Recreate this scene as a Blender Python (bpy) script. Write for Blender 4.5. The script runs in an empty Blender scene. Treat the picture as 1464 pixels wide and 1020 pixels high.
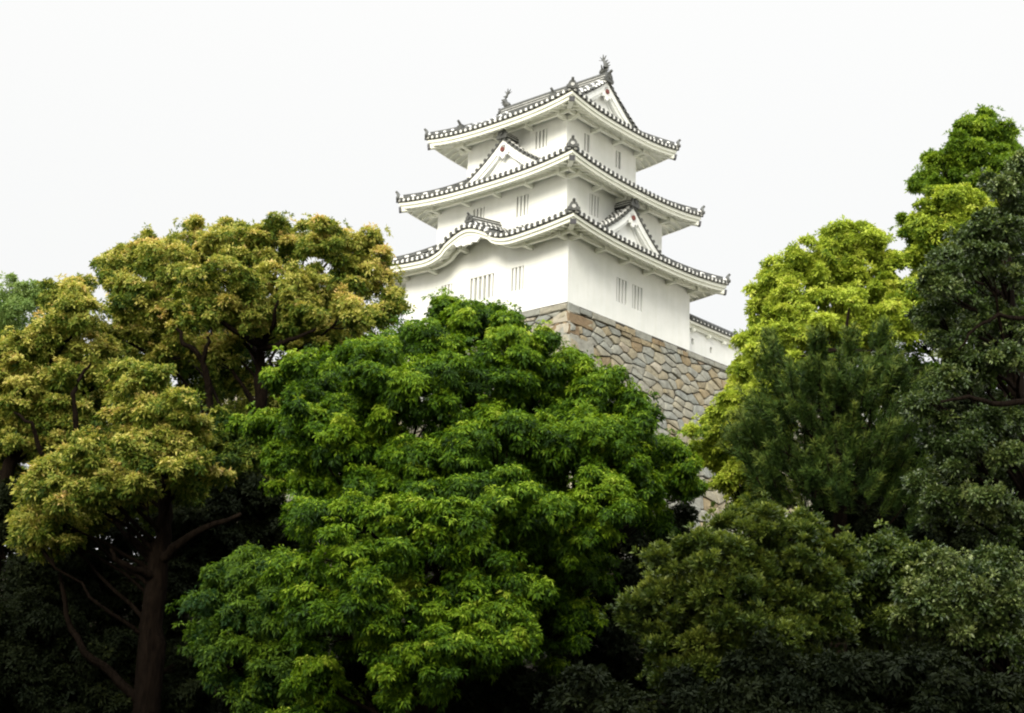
import bpy, math, random
import numpy as np
from mathutils import Vector, Matrix

# ------------------------------------------------------------------ camera, sky, sun, exposure
S = bpy.context.scene
F_PX, PITCH, ROLL = 2045.18, 0.2705978, 0.0346229
cam_d = bpy.data.cameras.new('camera')
cam = bpy.data.objects.new('camera', cam_d)
S.collection.objects.link(cam)
S.camera = cam
cam_d.sensor_width = 36.0
cam_d.lens = F_PX / 1464 * 36.0
cam_d.clip_end = 4000
CAM = np.array([0.0, 0.0, 1.6])
FW = np.array([0, math.cos(PITCH), math.sin(PITCH)])
R0 = np.array([1.0, 0, 0])
U0 = np.cross(R0, FW)
RT = math.cos(ROLL) * R0 + math.sin(ROLL) * U0
UP = -math.sin(ROLL) * R0 + math.cos(ROLL) * U0
cam.matrix_world = Matrix(((RT[0], UP[0], -FW[0], CAM[0]), (RT[1], UP[1], -FW[1], CAM[1]),
                           (RT[2], UP[2], -FW[2], CAM[2]), (0, 0, 0, 1)))

SUN_AZ, SUN_EL = math.radians(203), math.radians(25)   # azimuth from +Y clockwise
SKY_LEVEL = 9.7
w = bpy.data.worlds.new('World')
S.world = w
w.use_nodes = True
nt = w.node_tree
nt.nodes.clear()
out = nt.nodes.new('ShaderNodeOutputWorld')
bg = nt.nodes.new('ShaderNodeBackground')
bg.inputs['Strength'].default_value = 0.1
sky = nt.nodes.new('ShaderNodeTexSky')
sky.sky_type = 'NISHITA'
sky.sun_disc = False
sky.sun_elevation = SUN_EL
sky.sun_rotation = SUN_AZ
sky.dust_density = 4
tc = nt.nodes.new('ShaderNodeTexCoord')
sep = nt.nodes.new('ShaderNodeSeparateXYZ')
rmp = nt.nodes.new('ShaderNodeValToRGB')          # thin white overcast, brighter overhead
e = rmp.color_ramp.elements
e[0].position = 0.5
e[0].color = (0.32, 0.32, 0.318, 1)
e[1].position = 1.0
e[1].color = (1.5, 1.5, 1.5, 1)
for p, c in ((0.56, (0.325, 0.325, 0.322, 1)), (0.66, (0.338, 0.338, 0.333, 1)), (0.77, (0.355, 0.354, 0.348, 1)), (0.88, (1.05, 1.05, 1.05, 1))):
    k = e.new(p); k.color = c
mr = nt.nodes.new('ShaderNodeMapRange')
mr.inputs['From Min'].default_value = -1
mr.inputs['From Max'].default_value = 1
mul = nt.nodes.new('ShaderNodeMix'); mul.data_type = 'RGBA'; mul.blend_type = 'MULTIPLY'
mul.inputs[0].default_value = 1
mul.inputs[7].default_value = (22, 22, 22, 1)
mix = nt.nodes.new('ShaderNodeMix'); mix.data_type = 'RGBA'
mix.inputs[0].default_value = 0.93
L = nt.links.new
L(tc.outputs['Generated'], sep.inputs[0])
L(sep.outputs[2], mr.inputs['Value'])
L(mr.outputs[0], rmp.inputs[0])
L(rmp.outputs[0], mul.inputs[6])
L(sky.outputs[0], mix.inputs[6])
L(mul.outputs[2], mix.inputs[7])
dot = nt.nodes.new('ShaderNodeVectorMath'); dot.operation = 'DOT_PRODUCT'
dot.inputs[1].default_value = (math.sin(SUN_AZ), math.cos(SUN_AZ), 0.25)
glow = nt.nodes.new('ShaderNodeMapRange')          # the haze glows on the sun's side of the sky
glow.interpolation_type = 'SMOOTHSTEP'
glow.inputs['From Min'].default_value = -0.25
glow.inputs['From Max'].default_value = 1.0
glow.inputs['To Min'].default_value = 1.0
glow.inputs['To Max'].default_value = 1.3
gm = nt.nodes.new('ShaderNodeVectorMath'); gm.operation = 'SCALE'
L(tc.outputs['Generated'], dot.inputs[0])
L(dot.outputs['Value'], glow.inputs['Value'])
L(mix.outputs[2], gm.inputs[0])
L(glow.outputs[0], gm.inputs['Scale'])
L(gm.outputs[0], bg.inputs['Color'])
L(bg.outputs[0], out.inputs[0])

sd = bpy.data.lights.new('sun', 'SUN')
sd.energy = 3.1
sd.angle = math.radians(22)
sd.color = (1.0, 0.94, 0.80)
sun = bpy.data.objects.new('sun', sd)
S.collection.objects.link(sun)
sv = Vector((math.sin(SUN_AZ) * math.cos(SUN_EL), math.cos(SUN_AZ) * math.cos(SUN_EL), math.sin(SUN_EL)))
sun.rotation_euler = sv.to_track_quat('Z', 'Y').to_euler()
sun.location = (-20, -30, 60)
S.view_settings.view_transform = 'Standard'
S.view_settings.look = 'None'
S.view_settings.exposure = 0.43
S.view_settings.gamma = 1.0
S.cycles.filter_width = 2.1        # the soft grain of a small film scan
S.cycles.max_bounces = 5
S.cycles.diffuse_bounces = 3
S.cycles.glossy_bounces = 2
S.cycles.transmission_bounces = 3

# ------------------------------------------------------------------ helpers
COL = S.collection
rng = np.random.default_rng(7)
random.seed(7)


def ray(px, py):
    return FW + RT * (px - 732) / F_PX - UP * (py - 510) / F_PX


def P(px, py, dist):
    """a point of the place seen at photo pixel (px, py), dist metres ahead"""
    d = ray(px, py)
    return CAM + d * (dist / d[1])


def terrain_z(x, y):
    t = np.clip((y - 44 - 0.03 * np.abs(x)) / 14.0, 0, 1)
    return 8.5 * t * t * (3 - 2 * t) + 0.15 * np.sin(x * 0.31) * np.cos(y * 0.27)


def empty(name, loc=(0, 0, 0), rz=0, label=None, cat=None, group=None):
    o = bpy.data.objects.new(name, None)
    COL.objects.link(o)
    o.location = loc
    o.rotation_euler = (0, 0, rz)
    tag(o, label, cat, group)
    return o


def tag(o, label=None, cat=None, group=None, kind=None):
    if label: o['label'] = label
    if cat: o['category'] = cat
    if group: o['group'] = group
    if kind: o['kind'] = kind
    return o


class MB:
    """collects faces for ONE mesh object; every face carries a float 'tint'"""
    def __init__(self):
        self.v, self.f, self.t = [], [], []

    def face(self, pts, t=0.0):
        n = len(self.v)
        self.v += [tuple(p) for p in pts]
        self.f.append(tuple(range(n, n + len(pts))))
        self.t.append(t)

    def grid(self, rows, t=0.0, close=False, tf=None):
        """rows: list of equally long point lists"""
        n = len(self.v)
        m = len(rows[0])
        for r in rows:
            self.v += [tuple(p) for p in r]
        for i in range(len(rows) - 1):
            for j in range(m if close else m - 1):
                k = (j + 1) % m
                self.f.append((n + i * m + j, n + i * m + k, n + (i + 1) * m + k, n + (i + 1) * m + j))
                self.t.append(tf(i, j) if tf else t)

    def box(self, lo, hi, t=0.0):
        x0, y0, z0 = lo
        x1, y1, z1 = hi
        self.hexa([(x0, y0, z0), (x1, y0, z0), (x1, y1, z0), (x0, y1, z0),
                   (x0, y0, z1), (x1, y0, z1), (x1, y1, z1), (x0, y1, z1)], t)

    def hexa(self, c, t=0.0):
        n = len(self.v)
        self.v += [tuple(p) for p in c]
        for q in ((0, 3, 2, 1), (4, 5, 6, 7), (0, 1, 5, 4), (1, 2, 6, 5), (2, 3, 7, 6), (3, 0, 4, 7)):
            self.f.append(tuple(n + i for i in q))
            self.t.append(t)

    def beam(self, a, b, wd, h, t=0.0, up=(0, 0, 1)):
        """rectangular bar from a to b; a, b on the middle of its top face"""
        a, b = np.array(a, float), np.array(b, float)
        d = (b - a) / np.linalg.norm(b - a)
        s = np.cross(d, up); s /= np.linalg.norm(s)
        u = np.cross(s, d)
        s = s * wd / 2
        u = u * h
        self.hexa([a - s - u, a + s - u, b + s - u, b - s - u, a - s, a + s, b + s, b - s], t)

    def tube(self, path, radii, n=8, t=0.0, cap=True, half=False, up=(0, 0, 1), tf=None):
        path = [np.array(p, float) for p in path]
        if np.isscalar(radii): radii = [radii] * len(path)
        rows = []
        for i, p in enumerate(path):
            d = path[min(i + 1, len(path) - 1)] - path[max(i - 1, 0)]
            d /= np.linalg.norm(d) + 1e-9
            u = np.array(up, float)
            if abs(d @ u) > 0.95: u = np.array((1.0, 0, 0))
            s = np.cross(d, u); s /= np.linalg.norm(s)
            u = np.cross(s, d)
            a = np.linspace(0, math.pi, n) if half else np.linspace(0, 2 * math.pi, n, endpoint=False)
            rows.append([p + radii[i] * (math.cos(q) * s + math.sin(q) * u) for q in a])
        self.grid(rows, t, close=not half, tf=tf)
        if cap:
            self.face(rows[0][::-1], t)
            self.face(rows[-1], t)

    def disc(self, c, nrm, r, depth, t=0.0, n=8, tface=None):
        c = np.array(c, float); nrm = np.array(nrm, float); nrm /= np.linalg.norm(nrm)
        self.tube([c, c + nrm * depth], r, n=n, t=t)
        if tface is not None: self.t[-1] = tface

    def build(self, name, mat, parent=None, smooth=False):
        me = bpy.data.meshes.new(name)
        me.from_pydata([tuple(map(float, p)) for p in self.v], [], self.f)
        a = me.attributes.new('tint', 'FLOAT', 'FACE')
        a.data.foreach_set('value', np.array(self.t, np.float32))
        me.materials.append(mat)
        if smooth:
            me.polygons.foreach_set('use_smooth', [True] * len(me.polygons))
        o = bpy.data.objects.new(name, me)
        COL.objects.link(o)
        if parent: o.parent = parent
        return o


# ------------------------------------------------------------------ materials
def new_mat(name):
    m = bpy.data.materials.new(name)
    m.use_nodes = True
    n = m.node_tree
    b = n.nodes['Principled BSDF']
    return m, n, b


def ramp(n, stops, interp='LINEAR'):
    r = n.nodes.new('ShaderNodeValToRGB')
    r.color_ramp.interpolation = interp
    el = r.color_ramp.elements
    while len(el) > 1: el.remove(el[-1])
    el[0].position = stops[0][0]; el[0].color = (*stops[0][1], 1)
    for p, c in stops[1:]:
        k = el.new(p); k.color = (*c, 1)
    return r


def noise(n, scale, detail=4, rough=0.6, obj=True):
    t = n.nodes.new('ShaderNodeTexCoord')
    x = n.nodes.new('ShaderNodeTexNoise')
    x.inputs['Scale'].default_value = scale
    x.inputs['Detail'].default_value = detail
    x.inputs['Roughness'].default_value = rough
    n.links.new(t.outputs['Object'], x.inputs['Vector'])
    return x


def attr(n, name='tint'):
    a = n.nodes.new('ShaderNodeAttribute')
    a.attribute_name = name
    return a


def mixc(n, a, b, fac, mode='MIX'):
    m = n.nodes.new('ShaderNodeMix'); m.data_type = 'RGBA'; m.blend_type = mode
    for sock, v in ((m.inputs[0], fac), (m.inputs[6], a), (m.inputs[7], b)):
        if hasattr(v, 'is_output'): n.links.new(v, sock)
        elif isinstance(v, tuple): sock.default_value = (*v, 1)
        else: sock.default_value = v
    return m.outputs[2]


def bump(n, b, h, strength, dist):
    k = n.nodes.new('ShaderNodeBump')
    k.inputs['Strength'].default_value = strength
    k.inputs['Distance'].default_value = dist
    n.links.new(h, k.inputs['Height'])
    n.links.new(k.outputs[0], b.inputs['Normal'])


def plaster_mat(name, c0, c1):
    m, n, b = new_mat(name)
    x = noise(n, 1.3, 5)
    r = ramp(n, [(0.3, c0), (0.62, c1)])
    n.links.new(x.outputs[0], r.inputs[0])
    # faint vertical rain streaks
    y = noise(n, 3.0, 3)
    mp = n.nodes.new('ShaderNodeMapping'); mp.inputs['Scale'].default_value = (1, 1, 0.06)
    n.links.new(y.inputs['Vector'].links[0].from_socket, mp.inputs[0])
    n.links.new(mp.outputs[0], y.inputs['Vector'])
    r2 = ramp(n, [(0.35, (0.965, 0.965, 0.95)), (0.6, (1, 1, 1))])
    n.links.new(y.outputs[0], r2.inputs[0])
    c = mixc(n, r.outputs[0], r2.outputs[0], 1.0, 'MULTIPLY')
    n.links.new(c, b.inputs['Base Color'])
    b.inputs['Roughness'].default_value = 0.9
    b.inputs['Specular IOR Level'].default_value = 0.2
    z = noise(n, 9, 4)
    bump(n, b, z.outputs[0], 0.15, 0.02)
    return m


PLASTER = plaster_mat('white_plaster', (0.70, 0.715, 0.69), (0.77, 0.78, 0.76))
TRIM = plaster_mat('eave_plaster', (0.72, 0.735, 0.655), (0.80, 0.81, 0.735))


def tile_mat():
    m, n, b = new_mat('roof_tile')
    a = attr(n)
    x = noise(n, 6, 4)
    r = ramp(n, [(0.3, (0.030, 0.032, 0.030)), (0.7, (0.085, 0.088, 0.080))])
    n.links.new(x.outputs[0], r.inputs[0])
    wr = ramp(n, [(0.3, (0.55, 0.55, 0.52)), (0.6, (0.8, 0.8, 0.77))])
    n.links.new(x.outputs[0], wr.inputs[0])
    c = mixc(n, r.outputs[0], wr.outputs[0], a.outputs['Fac'])
    n.links.new(c, b.inputs['Base Color'])
    b.inputs['Roughness'].default_value = 0.6
    return m


TILE = tile_mat()


def flat_mat(name, c0, c1, scale=5, rough=0.7):
    m, n, b = new_mat(name)
    x = noise(n, scale, 4)
    r = ramp(n, [(0.3, c0), (0.7, c1)])
    n.links.new(x.outputs[0], r.inputs[0])
    n.links.new(r.outputs[0], b.inputs['Base Color'])
    b.inputs['Roughness'].default_value = rough
    return m


SHUTTER = flat_mat('shutter_plaster', (0.44, 0.44, 0.40), (0.56, 0.56, 0.52))
RUST = flat_mat('rosette_red', (0.10, 0.022, 0.016), (0.16, 0.035, 0.024), 20)
METAL = flat_mat('dark_metal_cap', (0.03, 0.03, 0.035), (0.06, 0.06, 0.065), 8, 0.5)


def stone_mat():
    m, n, b = new_mat('rampart_stone')
    a = attr(n)
    r = ramp(n, [(0.0, (0.195, 0.204, 0.182)), (0.25, (0.241, 0.236, 0.196)), (0.45, (0.249, 0.224, 0.156)),
                 (0.65, (0.225, 0.180, 0.104)), (0.85, (0.167, 0.116, 0.063)), (1.0, (0.299, 0.272, 0.215))])
    n.links.new(a.outputs['Fac'], r.inputs[0])
    x = noise(n, 2.6, 8, 0.7)
    k = ramp(n, [(0.22, (0.42, 0.40, 0.36)), (0.5, (0.95, 0.95, 0.95)), (0.78, (1.35, 1.33, 1.28))])
    n.links.new(x.outputs[0], k.inputs[0])
    c = mixc(n, r.outputs[0], k.outputs[0], 1.0, 'MULTIPLY')
    n.links.new(c, b.inputs['Base Color'])
    b.inputs['Roughness'].default_value = 0.92
    y = noise(n, 7, 8, 0.65)
    bump(n, b, y.outputs[0], 0.7, 0.06)
    return m


STONE = stone_mat()
GAP = flat_mat('joint_earth', (0.018, 0.015, 0.012), (0.05, 0.042, 0.03), 8, 0.95)
SOIL = flat_mat('dark_soil', (0.012, 0.010, 0.007), (0.035, 0.028, 0.018), 1.2, 0.95)


def ground_mat():
    m, n, b = new_mat('park_ground')
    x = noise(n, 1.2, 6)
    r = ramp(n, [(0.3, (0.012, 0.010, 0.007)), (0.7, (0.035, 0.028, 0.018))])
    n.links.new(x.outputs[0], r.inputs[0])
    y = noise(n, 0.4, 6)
    r2 = ramp(n, [(0.3, (0.42, 0.39, 0.32)), (0.7, (0.56, 0.53, 0.45))])  # pale outer ground, added out of view to bounce light under the eaves
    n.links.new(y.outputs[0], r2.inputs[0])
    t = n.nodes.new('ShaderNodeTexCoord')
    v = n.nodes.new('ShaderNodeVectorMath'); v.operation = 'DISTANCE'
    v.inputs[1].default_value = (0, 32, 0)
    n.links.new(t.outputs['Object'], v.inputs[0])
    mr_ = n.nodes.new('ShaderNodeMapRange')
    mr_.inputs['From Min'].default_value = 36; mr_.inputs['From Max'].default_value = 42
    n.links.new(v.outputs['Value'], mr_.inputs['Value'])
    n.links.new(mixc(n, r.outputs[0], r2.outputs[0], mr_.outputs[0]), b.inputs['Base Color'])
    b.inputs['Roughness'].default_value = 0.95
    return m


GROUND = ground_mat()


def bark_mat(name, c0, c1):
    m, n, b = new_mat(name)
    x = noise(n, 5, 6, 0.7)
    mp = n.nodes.new('ShaderNodeMapping'); mp.inputs['Scale'].default_value = (2.2, 2.2, 0.5)
    n.links.new(x.inputs['Vector'].links[0].from_socket, mp.inputs[0])
    n.links.new(mp.outputs[0], x.inputs['Vector'])
    r = ramp(n, [(0.3, c0), (0.7, c1)])
    n.links.new(x.outputs[0], r.inputs[0])
    n.links.new(r.outputs[0], b.inputs['Base Color'])
    b.inputs['Roughness'].default_value = 1.0
    b.inputs['Specular IOR Level'].default_value = 0.03
    bump(n, b, x.outputs[0], 1.0, 0.10)
    return m


BARK = bark_mat('bark', (0.003, 0.0022, 0.0016), (0.016, 0.011, 0.0075))


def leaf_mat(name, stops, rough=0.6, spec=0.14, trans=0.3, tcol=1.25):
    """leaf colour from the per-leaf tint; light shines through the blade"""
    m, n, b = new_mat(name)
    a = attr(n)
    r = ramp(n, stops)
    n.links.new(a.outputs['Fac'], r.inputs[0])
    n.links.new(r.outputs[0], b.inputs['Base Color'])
    b.inputs['Roughness'].default_value = rough
    b.inputs['Specular IOR Level'].default_value = spec
    t = n.nodes.new('ShaderNodeBsdfTranslucent')
    c = mixc(n, r.outputs[0], (tcol, tcol, tcol * 0.6), 1.0, 'MULTIPLY')
    n.links.new(c, t.inputs[0])
    ms = n.nodes.new('ShaderNodeMixShader')
    ms.inputs[0].default_value = trans
    n.links.new(b.outputs[0], ms.inputs[1])
    n.links.new(t.outputs[0], ms.inputs[2])
    n.links.new(ms.outputs[0], n.nodes['Material Output'].inputs[0])
    return m


# ------------------------------------------------------------------ ground and sky
def ground():
    xs = np.concatenate([np.linspace(-1500, -80, 12), np.linspace(-70, 70, 57), np.linspace(80, 1500, 12)])
    ys = np.concatenate([np.linspace(-1200, -30, 8), np.linspace(-20, 75, 60), np.linspace(90, 1800, 14)])
    m = MB()
    m.grid([[(x, y, float(terrain_z(np.array(x), np.array(y)))) for x in xs] for y in ys])
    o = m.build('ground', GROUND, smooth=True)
    tag(o, kind='structure')


ground()

# ------------------------------------------------------------------ the turret
YAW = math.radians(-41.32625)
CY, SY = math.cos(YAW), math.sin(YAW)
ROOT = (CY * -36.7484 - SY * 45.2219, SY * -36.7484 + CY * 45.2219, 18.6478 + 1.6)
A_, B_ = 9.9, 9.306
turret = empty('castle_turret', ROOT, YAW,
               'white plastered three storey castle turret with grey tiled roofs standing on the stone rampart', 'castle turret')

T1 = dict(x0=-A_, x1=0.0, y0=0.0, y1=B_, top=3.30, ov=1.315, ze=3.12, lift=0.36)
T2 = dict(x0=-A_ + .953, x1=-.953, y0=.981, y1=B_ - .981, top=6.79, ov=1.407, ze=6.55, lift=0.36)
T3 = dict(x0=-A_ + 1.843, x1=-1.843, y0=1.952, y1=B_ - 1.952, top=10.25, ov=1.479, ze=9.95, lift=0.36)
XC, YC = -A_ / 2, B_ / 2


def wall_with_windows(m, wins, o, dirv, nrm, length, z0, z1, depth=0.22):
    """plaster wall face with real recesses for its windows (s0, s1, zlo, zhi)"""
    o = np.array(o, float); dirv = np.array(dirv, float); nrm = np.array(nrm, float)
    pt = lambda s, z, d=0: o + dirv * s + np.array((0, 0, z)) - nrm * d
    ss = sorted({0.0, length, *[w_[0] for w_ in wins], *[w_[1] for w_ in wins]})
    for a, b in zip(ss[:-1], ss[1:]):
        ww = [w_ for w_ in wins if w_[0] < (a + b) / 2 < w_[1]]
        if not ww:
            m.face([pt(a, z0), pt(b, z0), pt(b, z1), pt(a, z1)])
        else:
            _, _, lo, hi = ww[0]
            m.face([pt(a, z0), pt(b, z0), pt(b, lo), pt(a, lo)])
            m.face([pt(a, hi), pt(b, hi), pt(b, z1), pt(a, z1)])
    for a, b, lo, hi in wins:
        c = [(a, lo), (b, lo), (b, hi), (a, hi)]
        for i in range(4):
            p, q = c[i], c[(i + 1) % 4]
            m.face([pt(*p), pt(*q), pt(*q, depth), pt(*p, depth)])


def make_window(o, dirv, nrm, win, nb, depth=0.22):
    o = np.array(o, float); dirv = np.array(dirv, float); nrm = np.array(nrm, float)
    a, b, lo, hi = win
    pt = lambda s, z, d=0: o + dirv * s + np.array((0, 0, z)) - nrm * d
    m = MB()
    m.face([pt(a, lo, depth), pt(b, lo, depth), pt(b, hi, depth), pt(a, hi, depth)])
    wobj = m.build('window', SHUTTER, turret)
    k = MB()
    wd = (b - a)
    bw = 0.115
    for i in range(nb):
        s = a + wd * (i + 0.5 + 0.12) / (nb + 0.25)
        c = []
        for z in (lo, hi):
            c += [pt(s - bw / 2, z, 0.03), pt(s + bw / 2, z, 0.03), pt(s + bw / 2, z, 0.17), pt(s - bw / 2, z, 0.17)]
        k.hexa(c)
    k.build('window_bars', PLASTER, wobj)


def storey(T, z0, left_wins, right_wins):
    m = MB()
    x0, x1, y0, y1, z1 = T['x0'], T['x1'], T['y0'], T['y1'], T['top'] + 0.25
    lw = [(a - x0, b - x0, lo, hi) for a, b, lo, hi, _ in left_wins]
    rw = [(a - y0, b - y0, lo, hi) for a, b, lo, hi, _ in right_wins]
    oL, oR = (x0, y0, 0), (x1, y0, 0)
    wall_with_windows(m, lw, oL, (1, 0, 0), (0, -1, 0), x1 - x0, z0, z1)
    wall_with_windows(m, rw, oR, (0, 1, 0), (1, 0, 0), y1 - y0, z0, z1)
    m.face([(x1, y1, z0), (x0, y1, z0), (x0, y1, z1), (x1, y1, z1)])
    m.face([(x0, y1, z0), (x0, y0, z0), (x0, y0, z1), (x0, y1, z1)])
    m.build('storey_wall', PLASTER, turret)
    for q, w_ in zip(lw, left_wins): make_window(oL, (1, 0, 0), (0, -1, 0), q, w_[4])
    for q, w_ in zip(rw, right_wins): make_window(oR, (0, 1, 0), (1, 0, 0), q, w_[4])


storey(T1, 0.0, [(-7.54, -6.84, 1.06, 2.16, 3), (-5.70, -4.26, 1.02, 2.16, 5), (-3.21, -2.5, 1.06, 2.16, 3)],
       [(3.49, 4.26, .96, 2.10, 3), (4.69, 5.46, .96, 2.10, 3)])
storey(T2, 4.0, [(-6.62, -5.92, 5.04, 6.05, 3), (-3.92, -3.22, 5.04, 6.05, 3)],
       [(2.62, 3.32, 5.06, 6.1, 3), (6.0, 6.7, 5.06, 6.1, 3)])
storey(T3, 7.4, [(-3.73, -3.03, 8.7, 9.62, 3)],
       [(3.27, 3.67, 8.65, 9.55, 1), (5.72, 6.12, 8.65, 9.55, 1)])


def kara(x):
    """arched rise of the curved gable in the lowest roof's left eave"""
    u = (x - XC) / 2.85
    if abs(u) >= 1: return 0.0
    return 0.5 * (1 + math.cos(math.pi * abs(u) ** 0.92)) * 0.98 - 0.10 * math.sin(math.pi * abs(u)) ** 2 * (abs(u) > .5)


class Side:
    """one side of a hipped roof; s in [-1, 1] along the eave, o outward from the eave line (negative = inwards)"""
    def __init__(self, T, which, D, rise, bumpf=None, prof=(0.75, 0.25)):
        ov = T['ov']
        xa, xb, ya, yb = T['x0'] - ov, T['x1'] + ov, T['y0'] - ov, T['y1'] + ov
        self.T, self.D, self.rise, self.bumpf, self.prof = T, D, rise, bumpf, prof
        if which == 'left':   self.c, self.d, self.n, self.half = ((xa + xb) / 2, ya), (1, 0), (0, -1), (xb - xa) / 2
        if which == 'back':   self.c, self.d, self.n, self.half = ((xa + xb) / 2, yb), (-1, 0), (0, 1), (xb - xa) / 2
        if which == 'right':  self.c, self.d, self.n, self.half = (xb, (ya + yb) / 2), (0, 1), (1, 0), (yb - ya) / 2
        if which == 'far':    self.c, self.d, self.n, self.half = (xa, (ya + yb) / 2), (0, -1), (-1, 0), (yb - ya) / 2

    def xy(self, a, o):
        return (self.c[0] + self.d[0] * a + self.n[0] * o, self.c[1] + self.d[1] * a + self.n[1] * o)

    def lift(self, a, o):
        s = min(1.0, abs(a) / max(self.half + o, 1e-3))
        t = min(max(-o / self.D, 0), 1)
        return self.T['lift'] * s ** 2.6 * (1 - t) ** 1.5

    def bump(self, a):
        return self.bumpf(self.c[0] + self.d[0] * a) if self.bumpf else 0.0

    def surf(self, a, o):
        t = max(-o / self.D, 0)
        z = self.T['ze'] + self.rise * (self.prof[0] * t + self.prof[1] * t * t) + self.lift(a, o)
        b = self.bump(a)
        if b > 0: z = max(z, self.T['ze'] + self.lift(a, 0) + b + 0.42 * b * (1 - math.exp(o / 0.45)) + 0.06 * -o * b)
        return z

    def edge(self, a, o):
        return self.T['ze'] + self.lift(a, o) + self.bump(a)

    def p(self, a, o, z):
        return (*self.xy(a, o), z)


def tile_row(m, path, r=0.085, period=0.30, white=0.42):
    """one row of round tiles with white plaster over its joints"""
    pts = [np.array(p, float) for p in path]
    acc = 0
    tint = []
    for i in range(len(pts) - 1):
        dl = np.linalg.norm(pts[i + 1] - pts[i])
        tint.append(1.0 if ((acc + dl / 2) % period) / period > 1 - white else 0.0)
        acc += dl
    m.tube(pts, r, n=6, half=True, cap=False, tf=lambda i, j: tint[i])


def eave_end(m, p, n, along, r=0.098):
    """round end tile, plaster plug and pendant flat tile at the foot of a row"""
    p = np.array(p, float); n = np.array(n, float)
    m.disc(p + np.array((0, 0, 0.06)) - n * 0.02, n, r, 0.09, n=8)


def roof_side(mt, mf, ms, mr, sd, ovh, inner_d, row_to, wall_z, sp=0.315):
    """tiles (mt), fascia (mf), soffit (ms) and rafters (mr) of one side"""
    N = 48
    ss = np.linspace(-1, 1, N + 1)
    # roof deck
    rows = []
    for q in np.linspace(0, 1, 9):
        o = -q * inner_d
        rows.append([sd.p(s * (sd.half + o), o, sd.surf(s * (sd.half + o), o)) for s in ss])
    mt.grid(rows)
    # pendant edge of the flat tiles
    mt.grid([[sd.p(s * sd.half, 0.0, sd.edge(s * sd.half, 0)) for s in ss],
             [sd.p(s * sd.half, 0.0, sd.edge(s * sd.half, 0) - 0.075) for s in ss],
             [sd.p(s * (sd.half - .06), -0.06, sd.edge(s * sd.half, 0) - 0.075) for s in ss]])
    # fascia in two steps, then the soffit
    prof = [(-0.05, -0.076), (-0.05, -0.22), (-0.13, -0.225), (-0.13, -0.36), (-0.24, -0.365)]
    mf.grid([[sd.p(s * (sd.half + o), o, sd.edge(s * (sd.half + o), 0) + z) for s in ss] for o, z in prof])
    zs = lambda q, a: (1 - q) * (sd.edge(a, 0) - 0.33) + q * (wall_z + sd.bump(a) * 0.92)
    so = lambda q: -0.20 * (1 - q) - (ovh + 0.02) * q
    ms.grid([[sd.p(s * (sd.half + so(q)), so(q), zs(q, s * (sd.half + so(q)))) for s in ss] for q in np.linspace(0, 1, 6)])
    # tile rows
    n = int(2 * sd.half / sp)
    for i in range(n + 1):
        a = -sd.half + 2 * sd.half * i / n
        dmax = min(row_to(a), sd.half - abs(a) + 0.001)
        nn = (*sd.n, 0)
        if 0 < i < n:
            eave_end(mt, sd.p(a, 0, sd.surf(a, 0)), nn, sd.d)
        if i < n:
            am = a + sd.half / n
            z = sd.edge(am, 0)
            w2, hh = 0.070, 0.085
            c = []
            for o in (0.062, -0.10):
                c.append([sd.p(am - w2, o, z - 0.035), sd.p(am + w2, o, z - 0.035), sd.p(am + w2 * .7, o, z + hh), sd.p(am - w2 * .7, o, z + hh)])
            mt.hexa([c[0][0], c[0][1], c[1][1], c[1][0], c[0][3], c[0][2], c[1][2], c[1][3]], 1.0)
        if dmax > 0.15 and 0 < i < n:
            k = max(2, int(dmax / 0.10))
            tile_row(mt, [sd.p(a, -q, sd.surf(a, -q) + 0.01) for q in np.linspace(0, dmax, k + 1)])
    # rafters of the soffit and the beam with its arms
    nr = int(2 * sd.half / 0.37)
    for i in range(1, nr):
        a = -sd.half + 2 * sd.half * i / nr
        reach = min(ovh, sd.half - abs(a) - 0.05)
        if reach < 0.35: continue
        q1 = (reach - 0.2) / (ovh - 0.18)
        for q0, q2 in ((0.0, q1),):
            mr.beam(sd.p(a, so(q0), zs(q0, a) + 0.01), sd.p(a, so(q2), zs(q2, a) + 0.01), 0.12, 0.085)
    ob = -(ovh - 0.42)
    qb = (-ob - 0.2) / (ovh - 0.18)
    L_ = sd.half + ob
    st = np.linspace(-1, 1, 41)
    pr = [(ob + .08, 0.0), (ob + .08, -0.24), (ob - .08, -0.24), (ob - .08, 0.0)]
    mr.grid([[sd.p(s * (sd.half + o), o, zs(qb, s * L_) + z) for s in st] for o, z in pr])
    na = max(3, int(round(2 * (sd.half - ovh) / 1.9)))
    for i in range(na + 1):
        a = -(sd.half - ovh - 0.12) + 2 * (sd.half - ovh - 0.12) * i / na
        z = zs(qb, a) - 0.13
        mr.beam(sd.p(a, -ovh - 0.05, z - 0.02), sd.p(a, ob + 0.20, z), 0.17, 0.2)


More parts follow.
